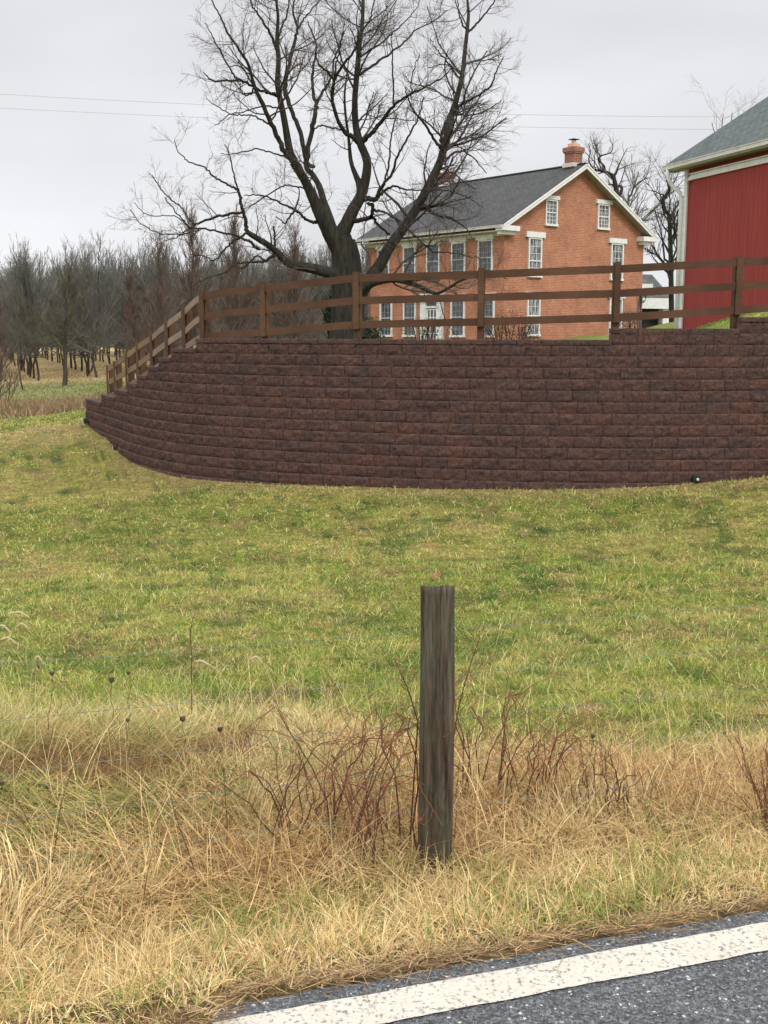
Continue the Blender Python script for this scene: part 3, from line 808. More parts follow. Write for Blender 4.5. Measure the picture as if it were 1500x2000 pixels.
        s_.box(P0 + UP * mid + n * .035, (u, n, UP), (iw / 2, .018, .028))
        for k in range(1, cols): s_.box(P0 + u * (-iw / 2 + iw * k / cols) + UP * (zb + ih / 2) + n * .022, (u, n, UP), (mt_, .009, ih / 2))
        for (a, b, nr) in ((zb, mid, rows[1]), (mid, zb + ih, rows[0])):
            for k in range(1, nr): s_.box(P0 + UP * (a + (b - a) * k / nr) + n * .024, (u, n, UP), (iw / 2, .009, mt_))
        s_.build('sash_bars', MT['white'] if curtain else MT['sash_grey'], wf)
    def gwin(xl, xr, yt, yb, lint, lw, rows=(3, 3)):
        a, zt = on_gable(xl, yt); b, _ = on_gable(xr, yt); _, zb = on_gable((xl + xr) / 2, yb)
        window(hp((a + b) / 2, 0, 0), d1, nG, b - a, zb, zt, rows, 3, lint, lw)
    gwin(1065, 1088, 388.5, 441, .17, .10); gwin(1167, 1190, 397.5, 448.5, .19, .13)
    gwin(1031.5, 1057.5, 463, 541, .25, .18, (3, 2)); gwin(1193, 1217, 474.5, 547.5, .23, .18, (3, 2))
    gwin(1029, 1054, 577, 656, .16, .16, (2, 2)); gwin(1190, 1214.5, 582, 662, .16, .16, (2, 2))
    # front windows: five bays, door in the middle of the ground floor
    q2 = [on_front(x, 500)[0] for x in (750, 801, 847, 896.5, 949)]
    zt2 = on_front(949, 468)[1]; zb2 = on_front(801, 547)[1]
    for q in q2:
        window(hp(0, q, 0), -d0, nF, .98, zb2, zt2, (3, 3), 3, .20, .10, curtain=False)
    q1 = [on_front(x, 620)[0] for x in (755, 801, 845, 895, 952)]
    zt1 = on_front(895, 581)[1]; zb1 = on_front(757, 657)[1]
    for i, q in enumerate(q1):
        if i == 2: continue
        window(hp(0, q, 0), -d0, nF, .98, zb1, zt1, (3, 3), 3, .16, .10, curtain=False)
    q = q1[2]; zd = zb1 - .75
    m = MB()
    for sgn in (-1, 1): m.box(hp(-.06, q + sgn * .62, (zd + zt1) / 2), (d1, d0, UP), (.07, .20, (zt1 - zd) / 2))
    m.box(hp(-.06, q, zt1 + .12), (d1, d0, UP), (.10, .92, .12)); m.box(hp(-.05, q, zt1 - .42), (d1, d0, UP), (.05, .419, .05))
    dr = m.build('front_door', MT['white'], root)
    m = MB(); m.box(hp(-.015, q, (zd + zt1) / 2 - .25), (d1, d0, UP), (.02, .40, (zt1 - zd) / 2 - .26)); m.build('door_glass', MT['glass'], dr)
    m = MB()
    for k in (-.4, -.14, .14, .4): m.box(hp(-.045, q + k * .9, (zd + zt1) / 2 - .25), (d1, d0, UP), (.012, .028 if abs(k) < .3 else .05, (zt1 - zd) / 2 - .26))
    for k in range(6): m.box(hp(-.05, q, zd + .15 + k * .38), (d1, d0, UP), (.012, .39, .022))
    m.build('door_bars', MT['white'], dr)
    m = MB(); m.quad([hp(-.02, q + .40, zt1 - .36), hp(-.02, q - .40, zt1 - .36), hp(-.02, q - .40, zt1 - .02), hp(-.02, q + .40, zt1 - .02)]); m.build('transom_glass', MT['glass'], dr)
    # lamps either side of the door
    # downspouts
    m = MB(); pts = [hp(-es - .05, HL - .1, zeave - .12), hp(-es - .05, HL - .1, zeave - .3), hp(-.15, HL - .12, zeave - .65), hp(-.08, HL - .12, zeave - .9), hp(-.08, HL - .12, 0)]
    m.tube(pts, .04, 8); m.build('downspout', MT['downspout'], root)
    m = MB(); pts = [hp(HW - .10, -.07, 3.55), hp(HW - .10, -.07, -.3)]
    m.tube(pts, .045, 8); m.tube([hp(HW - .30, -.07, 3.2), hp(HW - .30, -.07, -.3)], .03, 8); m.build('conduit', MT['downspout'], root)
    m = MB()
    for k in range(5):
        an = np.linspace(0, 2 * math.pi, 13); c0 = hp(HW - .02 - .03 * k, -.16, 3.45 - .03 * k)
        m.tube([c0 + d1 * .17 * math.cos(t) * (1 + .1 * k) + UP * .26 * math.sin(t) for t in an], .012, 5, cap=False)
    m.build('service_cable_coil', MT['black'], root)
    m = MB(); sp_ = atplane(1199, 390, hp(0, -.25, 0), nG); m.tube([sp_ + UP * .08, sp_ - UP * .02], [.05, .09], 10); m.tube([sp_ - UP * .0 + d1 * .1, sp_ - UP * .07 + d1 * .16 + nG * .05], [.04, .07], 8)
    m.build('flood_light', MT['downspout'], root)
MT['sash_grey'] = simple('shaded_sash_paint', (.30, .31, .32), (.42, .43, .44), 3, .6, bst=0)  # white sash greyed: shade of the front wall put into the colour
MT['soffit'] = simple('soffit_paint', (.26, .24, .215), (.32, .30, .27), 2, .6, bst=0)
MT['clay'] = simple('pale_clay', (.55, .30, .18), (.65, .42, .30), 4, .8)
MT['downspout'] = simple('brown_metal', (.10, .08, .07), (.17, .13, .12), 3, .5, bst=0)
farmhouse()

# ------------------------------------------------------------------ red barn
def barn():
    bx = atY(1330, 600, 34.0); b0 = np.array([bx[0], bx[1], 0.])
    wv = np.array([.297, -.955, 0.]); wv /= np.linalg.norm(wv)        # along the visible wall towards the viewer
    rv = np.array([.955, .297, 0.]); rv /= np.linalg.norm(rv)         # across the barn, away from the viewer
    nW = -rv
    L = 9.0; W = 11.0; zb = -.2
    def bp(a, c, z): return b0 + wv * a + rv * c + UP * z
    def onw(x, y, off=0): P = atplane(x, y, bp(0, -off, 0), nW); r = P - b0; return float(r @ wv), float(P[2])
    eo = .34; go = .5                                                # eave and rake overhang
    ze = onw(1300, 322, eo)[1]; aL = onw(1300, 322, eo)[0]
    za = onw(1500, 284, eo)
    # rake slope from the skyline
    Pr = atplane(1500, 188, bp(aL, 0, 0), wv); run = float((Pr - bp(aL, -eo, 0)) @ rv); slope = (Pr[2] - ze) / run
    root = empty('red_barn', bp(L / 2, W / 2, 1.5), 'large red barn with vertical boards, white trim and grey-green shingle roof', 'barn')
    zw = ze + slope * eo - .17
    m = MB()
    def wq(a, c, uva): m.quad(a, uva)
    m.quad([bp(0, 0, zb), bp(L, 0, zb), bp(L, 0, zw), bp(0, 0, zw)], [(0, zb), (L, zb), (L, zw), (0, zw)])
    m.quad([bp(L, 0, zb), bp(L, W, zb), bp(L, W, zw), bp(L, W / 2, zw + slope * W / 2), bp(L, 0, zw)], [(0, zb), (W, zb), (W, zw), (W / 2, zw + slope * W / 2), (0, zw)])
    m.quad([bp(0, W, zb), bp(0, 0, zb), bp(0, 0, zw), bp(0, W / 2, zw + slope * W / 2), bp(0, W, zw)], [(0, zb), (W, zb), (W, zw), (W / 2, zw + slope * W / 2), (0, zw)])
    m.quad([bp(L, W, zb), bp(0, W, zb), bp(0, W, zw), bp(L, W, zw)], [(0, zb), (L, zb), (L, zw), (0, zw)])
    m.build('board_walls', MT['barn'], root)
    m = MB(); zr = ze + slope * (W / 2 + eo)
    for sg in (0, 1):
        c0 = -eo if sg == 0 else W + eo
        top = [bp(aL, c0, ze), bp(L + go, c0, ze), bp(L + go, W / 2, zr), bp(aL, W / 2, zr)]; bot = [p - UP * .14 for p in top]
        ll = np.linalg.norm(top[3] - top[0]); uvq = [(0, 0), (L + go - aL, 0), (L + go - aL, ll), (0, ll)]
        m.quad(top, uvq); m.quad(bot[::-1], uvq)
        for i in range(4):
            if i != 2: m.quad([top[i], top[(i + 1) % 4], bot[(i + 1) % 4], bot[i]])
    m.build('roof', MT['shingle_green'], root)
    m = MB()
    m.box(bp((aL + L + go) / 2, -eo / 2, ze - .205), (wv, rv, UP), ((L + go - aL) / 2 - .02, eo / 2, .02))
    m.build('soffit', MT['soffit'], root)
    m = MB()
    m.box(bp((aL + L + go) / 2, -eo - .06, ze - .12), (wv, rv, UP), ((L + go - aL) / 2, .055, .055))
    m.box(bp((aL + L + go) / 2, -eo - .075, ze - .055), (wv, rv, UP), ((L + go - aL) / 2 + .01, .055, .014))
    m.box(bp((aL + L + go) / 2, -eo - .01, ze - .16), (wv, rv, UP), ((L + go - aL) / 2, .02, .05))
    m.build('gutter', MT['gutter'], root)
    for sg, c0 in ((0, -eo), (1, W + eo)):
        m = MB(); m.span(bp(aL - .02, c0, ze - .13), bp(aL - .02, W / 2, zr - .13), UP, .2, .04); m.build('rake_board', MT['white'], root)
    m = MB(); m.box(bp(-.02, .07, (zb + zw) / 2), (wv, rv, UP), (.03, .09, (zw - zb) / 2)); m.box(bp(.05, -.025, (zb + zw) / 2), (wv, rv, UP), (.08, .025, (zw - zb) / 2 - .002)); m.build('corner_board', MT['white'], root)
    # sliding-door track cover
    a0, z0 = onw(1341, 347, .12); a1, z1 = onw(1500, 312, .12)
    zt = (z0 + z1) / 2
    m = MB(); hh = .078
    A = [bp(a0, -.13, zt - hh), bp(a0 + .25, -.13, zt + hh), bp(L, -.13, zt + hh), bp(L, -.13, zt - hh)]; B = [p + rv * .11 for p in A]
    m.quad(A[::-1]); m.quad(B)
    for i in range(4): m.quad([A[i], A[(i + 1) % 4], B[(i + 1) % 4], B[i]])
    m.box(bp((a0 + L) / 2 + .1, -.15, zt + hh + .01), (wv, rv, UP), ((L - a0) / 2 - .1, .03, .012))
    m.build('door_track_cover', MT['white'], root)
    m = MB(); m.box(bp((a0 + L) / 2 + .1, -.045, (zt - hh + zb) / 2), (wv, rv, UP), ((L - a0) / 2 - .15, .03, (zt - hh - zb) / 2)); m.build('sliding_door', MT['barn'], root)
    # downspout with its double bend
    m = MB()
    pts = [bp(aL + .25, -eo - .06, ze - .16), bp(aL + .25, -eo - .06, ze - .38), bp(aL + .32, -eo + .02, ze - .60), bp(-.14, -.10, ze - .85), bp(-.08, -.09, ze - 1.05), bp(-.08, -.09, zb)]
    m.tube(pts, .062, 10); m.build('downspout', MT['white'], root, sm=True)
barn()

# small garage glimpsed between house and barn
def garage():
    g0 = atY(1250, 640, 66.0); g0[2] = 0
    ax_, ay_ = np.array([.90, .436, 0]), np.array([-.436, .90, 0])
    def gp(a, c, z): return np.array([g0[0], g0[1], 0]) + ax_ * a + ay_ * c + UP * z
    Y = 66.0
    ze = atY(1290, 582, Y)[2]; zr = atY(1262, 531, Y)[2]
    root = empty('garage', gp(1.5, 2.5, 0), 'small white garage with grey roof in the gap between house and barn', 'garage')
    m = MB()
    top = [gp(-1.2, 0, ze), gp(2.3, 0, ze), gp(2.5, 2.2, zr), gp(-1.2, 2.2, zr)]
    m.quad(top[::-1]); 
    t2 = [gp(-1.2, 4.4, ze), gp(2.7, 4.4, ze), gp(2.5, 2.2, zr), gp(-1.2, 2.2, zr)]; m.quad(t2)
    m.quad([gp(2.3, 0, ze), gp(2.7, 4.4, ze), gp(2.5, 2.2, zr)])
    m.build('roof', MT['shingle_grey'], root)
    m = MB()
    m.box(gp(.5, -.05, ze - .30), (ax_, ay_, UP), (1.6, .08, .30)); m.box(gp(1.85, .1, ze - 1.9), (ax_, ay_, UP), (.22, .1, 1.4))
    m.box(gp(-.2, -.1, ze + .62), (ax_, ay_, UP), (.9, .05, .18))
    m.build('white_trim', MT['white'], root)
    m = MB(); m.box(gp(.4, .9, ze - 1.9), (ax_, ay_, UP), (1.6, .04, 1.6)); m.build('door', MT['garage_shade'], root)  # dark panel standing for the shade inside the open front
    m = MB(); m.box(gp(2.2, 2.2, ze - 1.9), (ax_, ay_, UP), (.05, 2.1, 1.8)); m.box(gp(.5, 4.3, ze - 1.9), (ax_, ay_, UP), (1.6, .05, 1.8)); m.build('wall', MT['white'], root)
MT['garage_shade'] = simple('garage_opening_shade', (.035, .03, .028), (.08, .07, .065), 3, .6, mscale=(1, 1, 6), bst=.2)
garage()

# ------------------------------------------------------------------ branch growing
def unit(v): return v / (np.linalg.norm(v, axis=-1, keepdims=True) + 1e-9)
def grow(parents, R, per, lenf, angle, k=5, up=.15, wob=.25, tmin=.15, rfac=.55, rmin=.004, tip=.35, rg=rng, lmin=.1, lmax=99):
    """parents (m,n,3), R (m,n): children polylines along them"""
    m, n = parents.shape[:2]
    seg = np.linalg.norm(np.diff(parents, axis=1), axis=2); L = seg.sum(1)
    cnt = np.maximum(1, (per(L) + rg.random(m)).astype(int)); idx = np.repeat(np.arange(m), cnt); M_ = len(idx)
    t = tmin + (1 - tmin) * rg.random(M_) ** .85
    f = t * (n - 1); i = np.minimum(f.astype(int), n - 2); fr = (f - i)[:, None]
    P = parents[idx, i] * (1 - fr) + parents[idx, i + 1] * fr
    D = unit(parents[idx, i + 1] - parents[idx, i]); r0 = R[idx, i] * (1 - fr[:, 0]) + R[idx, i + 1] * fr[:, 0]
    rv = unit(rg.normal(size=(M_, 3))); side = unit(np.cross(D, rv)); a = np.radians(rg.uniform(*angle, M_))[:, None]
    d = unit(D * np.cos(a) + side * np.sin(a))
    ln = np.clip(L[idx] * rg.uniform(*lenf, M_) * (1.15 - .6 * t), lmin, lmax * rg.uniform(.55, 1, M_))
    pts = np.empty((M_, k, 3)); pts[:, 0] = P
    st = (ln / (k - 1))[:, None]
    for j in range(1, k):
        d = unit(d + rg.normal(size=(M_, 3)) * wob + np.array([0, 0, up]))
        pts[:, j] = pts[:, j - 1] + d * st
    rr = np.maximum(rmin, np.minimum(r0 * rfac, ln * .022))[:, None] * np.linspace(1, tip, k)[None]
    return pts, np.maximum(rr, rmin * .7)
def resample(P, R, n):
    P = np.asarray(P, float); s = np.concatenate([[0], np.cumsum(np.linalg.norm(np.diff(P, axis=0), axis=1))]); t = np.linspace(0, s[-1], n)
    return np.stack([np.interp(t, s, P[:, i]) for i in range(3)], -1), np.interp(t, s, R)

# ------------------------------------------------------------------ the big bare tree
TREE_Y = 33.0
LIMBS = [ # (depth drift towards +away, list of px x, y, radius px)
 ('T', 0, [(674, 745, 42), (674, 690, 36), (674, 640, 31), (673, 590, 28), (673, 550, 28), (673, 510, 27), (668, 478, 26), (664, 462, 23)]),
 ('T', .5, [(694, 660, 22), (693, 560, 18), (690, 500, 14), (684, 470, 10)]),
 ('AL', -.6, [(668, 500, 20), (650, 462, 20), (636, 436, 18), (620, 405, 14), (606, 375, 11), (594, 350, 10), (582, 330, 10.5), (573, 316, 10)]),
 ('AR', .6, [(650, 455, 14), (640, 420, 11), (632, 393, 8), (624, 365, 7), (611, 342, 6), (600, 330, 6), (598, 314, 6)]),
 ('A1', -2.0, [(573, 316, 7), (553, 292, 6), (541, 264, 5.5), (523, 224, 5.2), (506, 189, 4.6), (495, 159, 3.8), (484, 124, 3.2), (467, 98, 2.8), (443, 63, 2.2), (436, 42, 1.8), (420, 14, 1.5), (400, -30, 1)]),
 ('A2', -.2, [(573, 316, 9), (565, 290, 8.5), (555, 233, 7.2), (548, 198, 6.6), (542, 163, 6), (544, 117, 5.6), (541, 77, 4.5), (543, 35, 3.4), (540, 0, 3), (538, -70, 1.8), (530, -130, 1)]),
 ('A2b', -1.0, [(541, 98, 3.5), (530, 70, 3), (513, 42, 2.6), (499, 21, 2), (488, 0, 1.8), (470, -40, 1)]),
 ('A2c', 1.0, [(543, 80, 2.5), (552, 50, 2.2), (562, 20, 2), (566, -20, 1.2)]),
 ('A3', 1.2, [(598, 314, 5.5), (595, 296, 5.5), (586, 257, 5), (572, 222, 4.8), (562, 196, 4.8), (557, 170, 5.4), (560, 145, 4.6), (569, 105, 4), (579, 70, 3.3), (580, 50, 2.8), (572, 23, 2.2), (576, -10, 1.5), (580, -60, 1)]),
 ('A3b', 1.0, [(581, 58, 2.2), (592, 40, 2), (606, 22, 1.6), (622, 4, 1.2), (640, -20, .8)]),
 ('A4', 2.2, [(599, 312, 6), (602, 292, 5.6), (609, 252, 5.4), (616, 222, 5), (617, 203, 4), (610, 170, 3.4), (611, 135, 2.8), (618, 93, 2.3), (609, 61, 1.8), (600, 40, 1)]),
 ('A4b', 1.4, [(617, 203, 3.4), (632, 177, 3), (648, 149, 2.6), (652, 117, 2), (663, 89, 1.6), (674, 58, 1)]),
 ('A4c', -.9, [(616, 222, 2), (612, 250, 1.5), (625, 245, 2), (650, 250, 2), (668, 255, 1.8)]),
 ('S', -.3, [(600, 318, 5), (608, 324, 4), (614, 325, 3.5)]),
 ('B', .3, [(664, 462, 20), (676, 440, 16), (690, 410, 14), (704, 384, 12.5), (714, 350, 10.5), (717, 318, 9.6), (710, 295, 9), (702, 276, 8.8), (695, 245, 7.6), (693, 213, 7), (694, 180, 6.4), (698, 133, 6), (702, 90, 5), (707, 50, 4.4), (709, 10, 3.8), (712, -50, 2.6), (716, -120, 1.2)]),
 ('B1', 1.2, [(704, 384, 9), (702, 360, 8), (696, 345, 6.5), (688, 325, 5), (684, 305, 4.4), (681, 270, 3.2), (675, 225, 2.8), (673, 186, 2.4), (677, 150, 1.8), (682, 110, 1)]),
 ('B2', -1.8, [(700, 278, 6), (688, 268, 5.2), (675, 258, 4.8), (657, 225, 4.2), (649, 192, 3.8), (653, 160, 3.6), (669, 129, 3), (690, 102, 2.6), (697, 87, 2), (700, 60, 1)]),
 ('B2b', -1.0, [(653, 158, 2.6), (640, 140, 2.2), (622, 124, 1.8), (615, 100, 1.2)]),
 ('B2c', -1.2, [(653, 158, 2.4), (656, 130, 2), (662, 100, 1.6), (668, 70, 1.3), (672, 45, 1)]),
 ('B3', -2.4, [(708, 280, 5.5), (722, 264, 5), (735, 250, 4.6), (748, 235, 4.2), (762, 215, 3.6), (780, 198, 3), (804, 183, 2.4), (840, 165, 1.8), (861, 153, 1.4), (885, 130, 1)]),
 ('B3b', -1.2, [(769, 206, 2.2), (769, 175, 2), (767, 130, 1.8), (766, 90, 1.4), (763, 55, 1)]),
 ('B3c', -.5, [(804, 183, 1.8), (803, 160, 1.5), (810, 130, 1.2), (820, 105, 1)]),
 ('B4', 2.0, [(702, 146, 3.2), (735, 123, 2.7), (768, 99, 2.2), (795, 78, 1.9), (810, 60, 1.6), (846, 42, 1.2), (875, 20, 1)]),
 ('B5', 1.0, [(704, 110, 2.6), (728, 95, 2.2), (750, 81, 2), (768, 63, 1.6), (792, 42, 1.3), (815, 14, 1)]),
 ('B6', -1.0, [(706, 60, 2.2), (722, 40, 1.8), (728, 15, 1.5), (735, -20, 1)]),
 ('B7', -1.2, [(700, 388, 7), (717, 388, 6), (733, 390, 5.5), (738, 380, 4.6), (752, 355, 3.4), (766, 339, 3), (776, 305, 2.6), (795, 270, 2.2), (816, 231, 1.8), (828, 190, 1.2)]),
 ('B7b', .8, [(733, 390, 4.5), (745, 378, 3.6), (758, 368, 3), (771, 364, 2.4), (800, 372, 1.8), (830, 370, 1.4)]),
 ('B7c', 1.2, [(752, 350, 2.4), (760, 318, 2.6), (762, 285, 2.2), (768, 250, 1.8), (776, 222, 1.3)]),
 ('B7d', .6, [(718, 395, 4), (728, 402, 4), (726, 418, 3.8), (732, 430, 3.2), (745, 445, 2.8), (760, 458, 2.4)]),
 ('B7e', -1.4, [(690, 432, 6), (708, 430, 5), (727, 424, 5)]),
 ('B8', -1.8, [(726, 412, 3.2), (740, 412, 3), (754, 416, 2.8), (779, 430, 2.6), (800, 450, 2.4), (815, 464, 2.4), (828, 478, 2.6), (845, 480, 1.6), (865, 470, 1)]),
 ('B8b', -.6, [(826, 477, 2.8), (816, 488, 2.6), (806, 500, 2.4), (796, 522, 2.2), (785, 540, 1.2)]),
 ('B8c', .5, [(828, 478, 2.2), (850, 492, 1.8), (880, 494, 1.5), (915, 500, 1.3), (950, 508, 1)]),
 ('C', 2.6, [(690, 640, 18), (702, 580, 16), (722, 545, 15), (742, 517, 13.6), (761, 482, 12.4), (786, 448, 11.2), (811, 411, 10.4), (830, 376, 9.8), (850, 338, 9.2), (861, 312, 8.8), (868, 285, 8.6), (876, 255, 8.4), (883, 222, 7.4), (893, 189, 6), (903, 144, 5.2), (908, 100, 4.8), (913, 54, 4), (915, 24, 3.2), (913, 0, 2.6), (911, -60, 1.2)]),
 ('C0', 1.0, [(866, 295, 3.5), (862, 270, 3.5), (866, 250, 3.2), (878, 225, 3.5)]),
 ('C1', .5, [(913, 62, 2.8), (925, 52, 2.4), (936, 40, 2.2), (960, 12, 1.6), (975, -15, 1)]),
 ('C2', -1.4, [(893, 210, 3.4), (905, 202, 3), (918, 195, 2.7), (939, 183, 2.3), (960, 165, 1.9), (972, 135, 1.4), (984, 111, 1)]),
 ('C3', 1.4, [(888, 222, 2.2), (924, 224, 1.8), (954, 213, 1.4), (980, 196, 1)]),
 ('C4', -1.0, [(896, 152, 2.4), (883, 134, 2), (870, 117, 1.7), (852, 96, 1.2), (840, 75, .9)]),
 ('C5', -1.8, [(860, 290, 3.6), (850, 275, 3.2), (831, 246, 2.7), (810, 219, 2.2), (798, 195, 1.6), (790, 170, 1)]),
 ('C6', 1.0, [(868, 322, 3), (875, 308, 2.6), (885, 299, 2.4), (909, 294, 2), (930, 279, 1.4), (950, 262, 1)]),
 ('C6b', .6, [(905, 295, 1.8), (920, 305, 1.6), (935, 320, 1.3), (950, 338, 1)]),
 ('C7', -1.6, [(822, 401, 4), (834, 405, 4), (848, 418, 3.2), (877, 425, 2.6), (897, 435, 2), (915, 452, 1.4), (925, 470, 1)]),
 ('C10', .8, [(858, 326, 2), (872, 332, 1.8), (890, 342, 1.6), (907, 356, 1.4), (929, 371, 1)]),
 ('C11', -.8, [(836, 372, 2), (860, 372, 1.6), (880, 375, 1.5), (902, 380, 1.3), (922, 391, 1), (945, 406, .8)]),
 ('C12', 1.2, [(912, 60, 2.4), (903, 45, 2), (896, 25, 1.7), (893, 0, 1.2), (880, -30, .8)]),
 ('D', -2.4, [(688, 600, 16), (704, 572, 11), (722, 556, 9), (744, 549, 7.5), (765, 546, 6.8), (786, 549, 6), (818, 559, 5), (850, 573, 4), (875, 563, 3.2), (900, 548, 2.6), (930, 540, 2), (965, 535, 1.3), (990, 545, .9)]),
 ('D2', -1.4, [(786, 549, 4), (810, 545, 3.2), (840, 548, 2.4), (865, 558, 1.8), (890, 573, 1)]),
 ('E', -1.6, [(680, 555, 20), (660, 540, 13), (640, 532, 12), (612, 525, 10.6), (583, 519, 9.6), (562, 513, 8.6), (550, 503, 8), (541, 493, 7.4), (527, 481, 6.8), (505, 467, 6), (490, 458, 5.6), (482, 452, 5)]),
 ('E1', -.4, [(483, 455, 5), (480, 439, 4.6), (477, 420, 4), (471, 401, 3.6), (469, 383, 3.4), (464, 370, 3)]),
 ('E1a', -.6, [(464, 370, 2.2), (458, 345, 1.8), (452, 318, 1.5), (448, 300, 1.2), (440, 280, .9)]),
 ('E1b', -1.0, [(464, 370, 2.6), (450, 364, 2.4), (437, 356, 2.2), (415, 343, 2), (402, 328, 1.8), (370, 316, 1.4), (352, 300, 1.1), (340, 275, .9)]),
 ('E2', 1.0, [(472, 415, 2.8), (452, 417, 3.2), (437, 421, 3.2), (415, 426, 3), (395, 433, 2.6), (381, 439, 2.4), (365, 449, 1.8), (349, 461, 1.4), (320, 470, 1)]),
 ('E2b', .6, [(381, 439, 1.8), (367, 425, 1.7), (354, 404, 1.6), (335, 391, 1.5), (314, 369, 1.2), (298, 343, 1)]),
 ('E3', -1.6, [(508, 486, 3.8), (499, 484, 3.6), (490, 474, 3.2), (478, 467, 3), (458, 460, 2.6), (423, 452, 2.3), (394, 447, 2.1), (370, 442, 1.8), (351, 423, 1.5), (336, 405, 1.3), (322, 385, 1)]),
 ('E3b', -.8, [(389, 449, 1.8), (357, 457, 1.6), (325, 457, 1.4), (301, 452, 1.2), (271, 433, .9), (255, 410, .8)]),
 ('E3c', .5, [(362, 436, 1.4), (345, 424, 1.2), (318, 421, 1.1), (285, 418, 1), (262, 395, .8)]),
 ('E4', .6, [(480, 456, 2.8), (466, 465, 2.5), (452, 474, 2.3), (436, 492, 2), (418, 508, 1.7), (398, 501, 1.5), (373, 497, 1.1)]),
 ('E5', -1.2, [(540, 497, 4), (528, 503, 3.6), (517, 511, 3.4), (500, 511, 2.8), (480, 513, 2.2), (463, 516, 1.9), (437, 532, 1.7), (399, 545, 1.4), (378, 559, 1)]),
 ('E5b', .6, [(517, 511, 2.4), (505, 500, 2.2), (492, 508, 1.7), (478, 523, 1.4), (464, 524, 1)]),
 ('E6', .2, [(538, 492, 3.2), (537, 470, 2.9), (535, 452, 2.8), (534, 441, 2.4)]),
 ('E7', -1.6, [(622, 432, 5), (612, 434, 3.6), (597, 428, 3.3), (586, 417, 2.9), (577, 411, 3), (554, 399, 2.2), (522, 385, 1.8), (500, 381, 1.5), (477, 380, 1.1)]),
 ('E7b', -.6, [(577, 411, 2.6), (567, 422, 2.3), (557, 436, 1.8), (548, 430, 1.3), (540, 424, 1)]),
 ('E7c', .4, [(577, 411, 2.4), (580, 396, 2.1), (584, 388, 1.8), (583, 365, 1.2)]),
 ('E8', 1.4, [(600, 366, 2.4), (583, 366, 2), (565, 362, 1.8), (549, 364, 1.6), (517, 385, 1.4), (485, 407, 1)]),
 ('E9', 1.0, [(566, 308, 2.8), (554, 305, 2.2), (530, 298, 1.8), (506, 291, 1.7), (485, 295, 1.4), (460, 300, 1.2), (431, 301, .9)]),
 ('E10', -2.0, [(545, 187, 3.6), (520, 180, 3), (495, 169, 2.8), (475, 158, 2.6), (450, 157, 2.3), (420, 159, 2), (408, 152, 1.6), (398, 140, 1.1)]),
 ('E10b', .5, [(497, 171, 2), (490, 183, 2), (474, 184, 1.8), (470, 170, 1.3), (461, 150, 1)]),
 ('E11', 1.0, [(524, 242, 2.4), (510, 234, 2), (495, 226, 1.8), (471, 224, 1.6), (450, 223, 1.4), (425, 208, 1.1), (402, 192, .8)]),
 ('E12', -1.2, [(548, 212, 2), (523, 208, 1.8), (504, 210, 1.6), (475, 218, 1.4), (448, 225, 1.2), (420, 245, .9)]),
 ('G1', 1.5, [(500, 178, 2.2), (488, 155, 2), (470, 130, 1.8), (450, 130, 0.9)]),
 ('G2', -1.5, [(465, 158, 2), (450, 135, 1.8), (430, 100, 1.5), (415, 70, 1.2), (402, 45, .9)]),
]
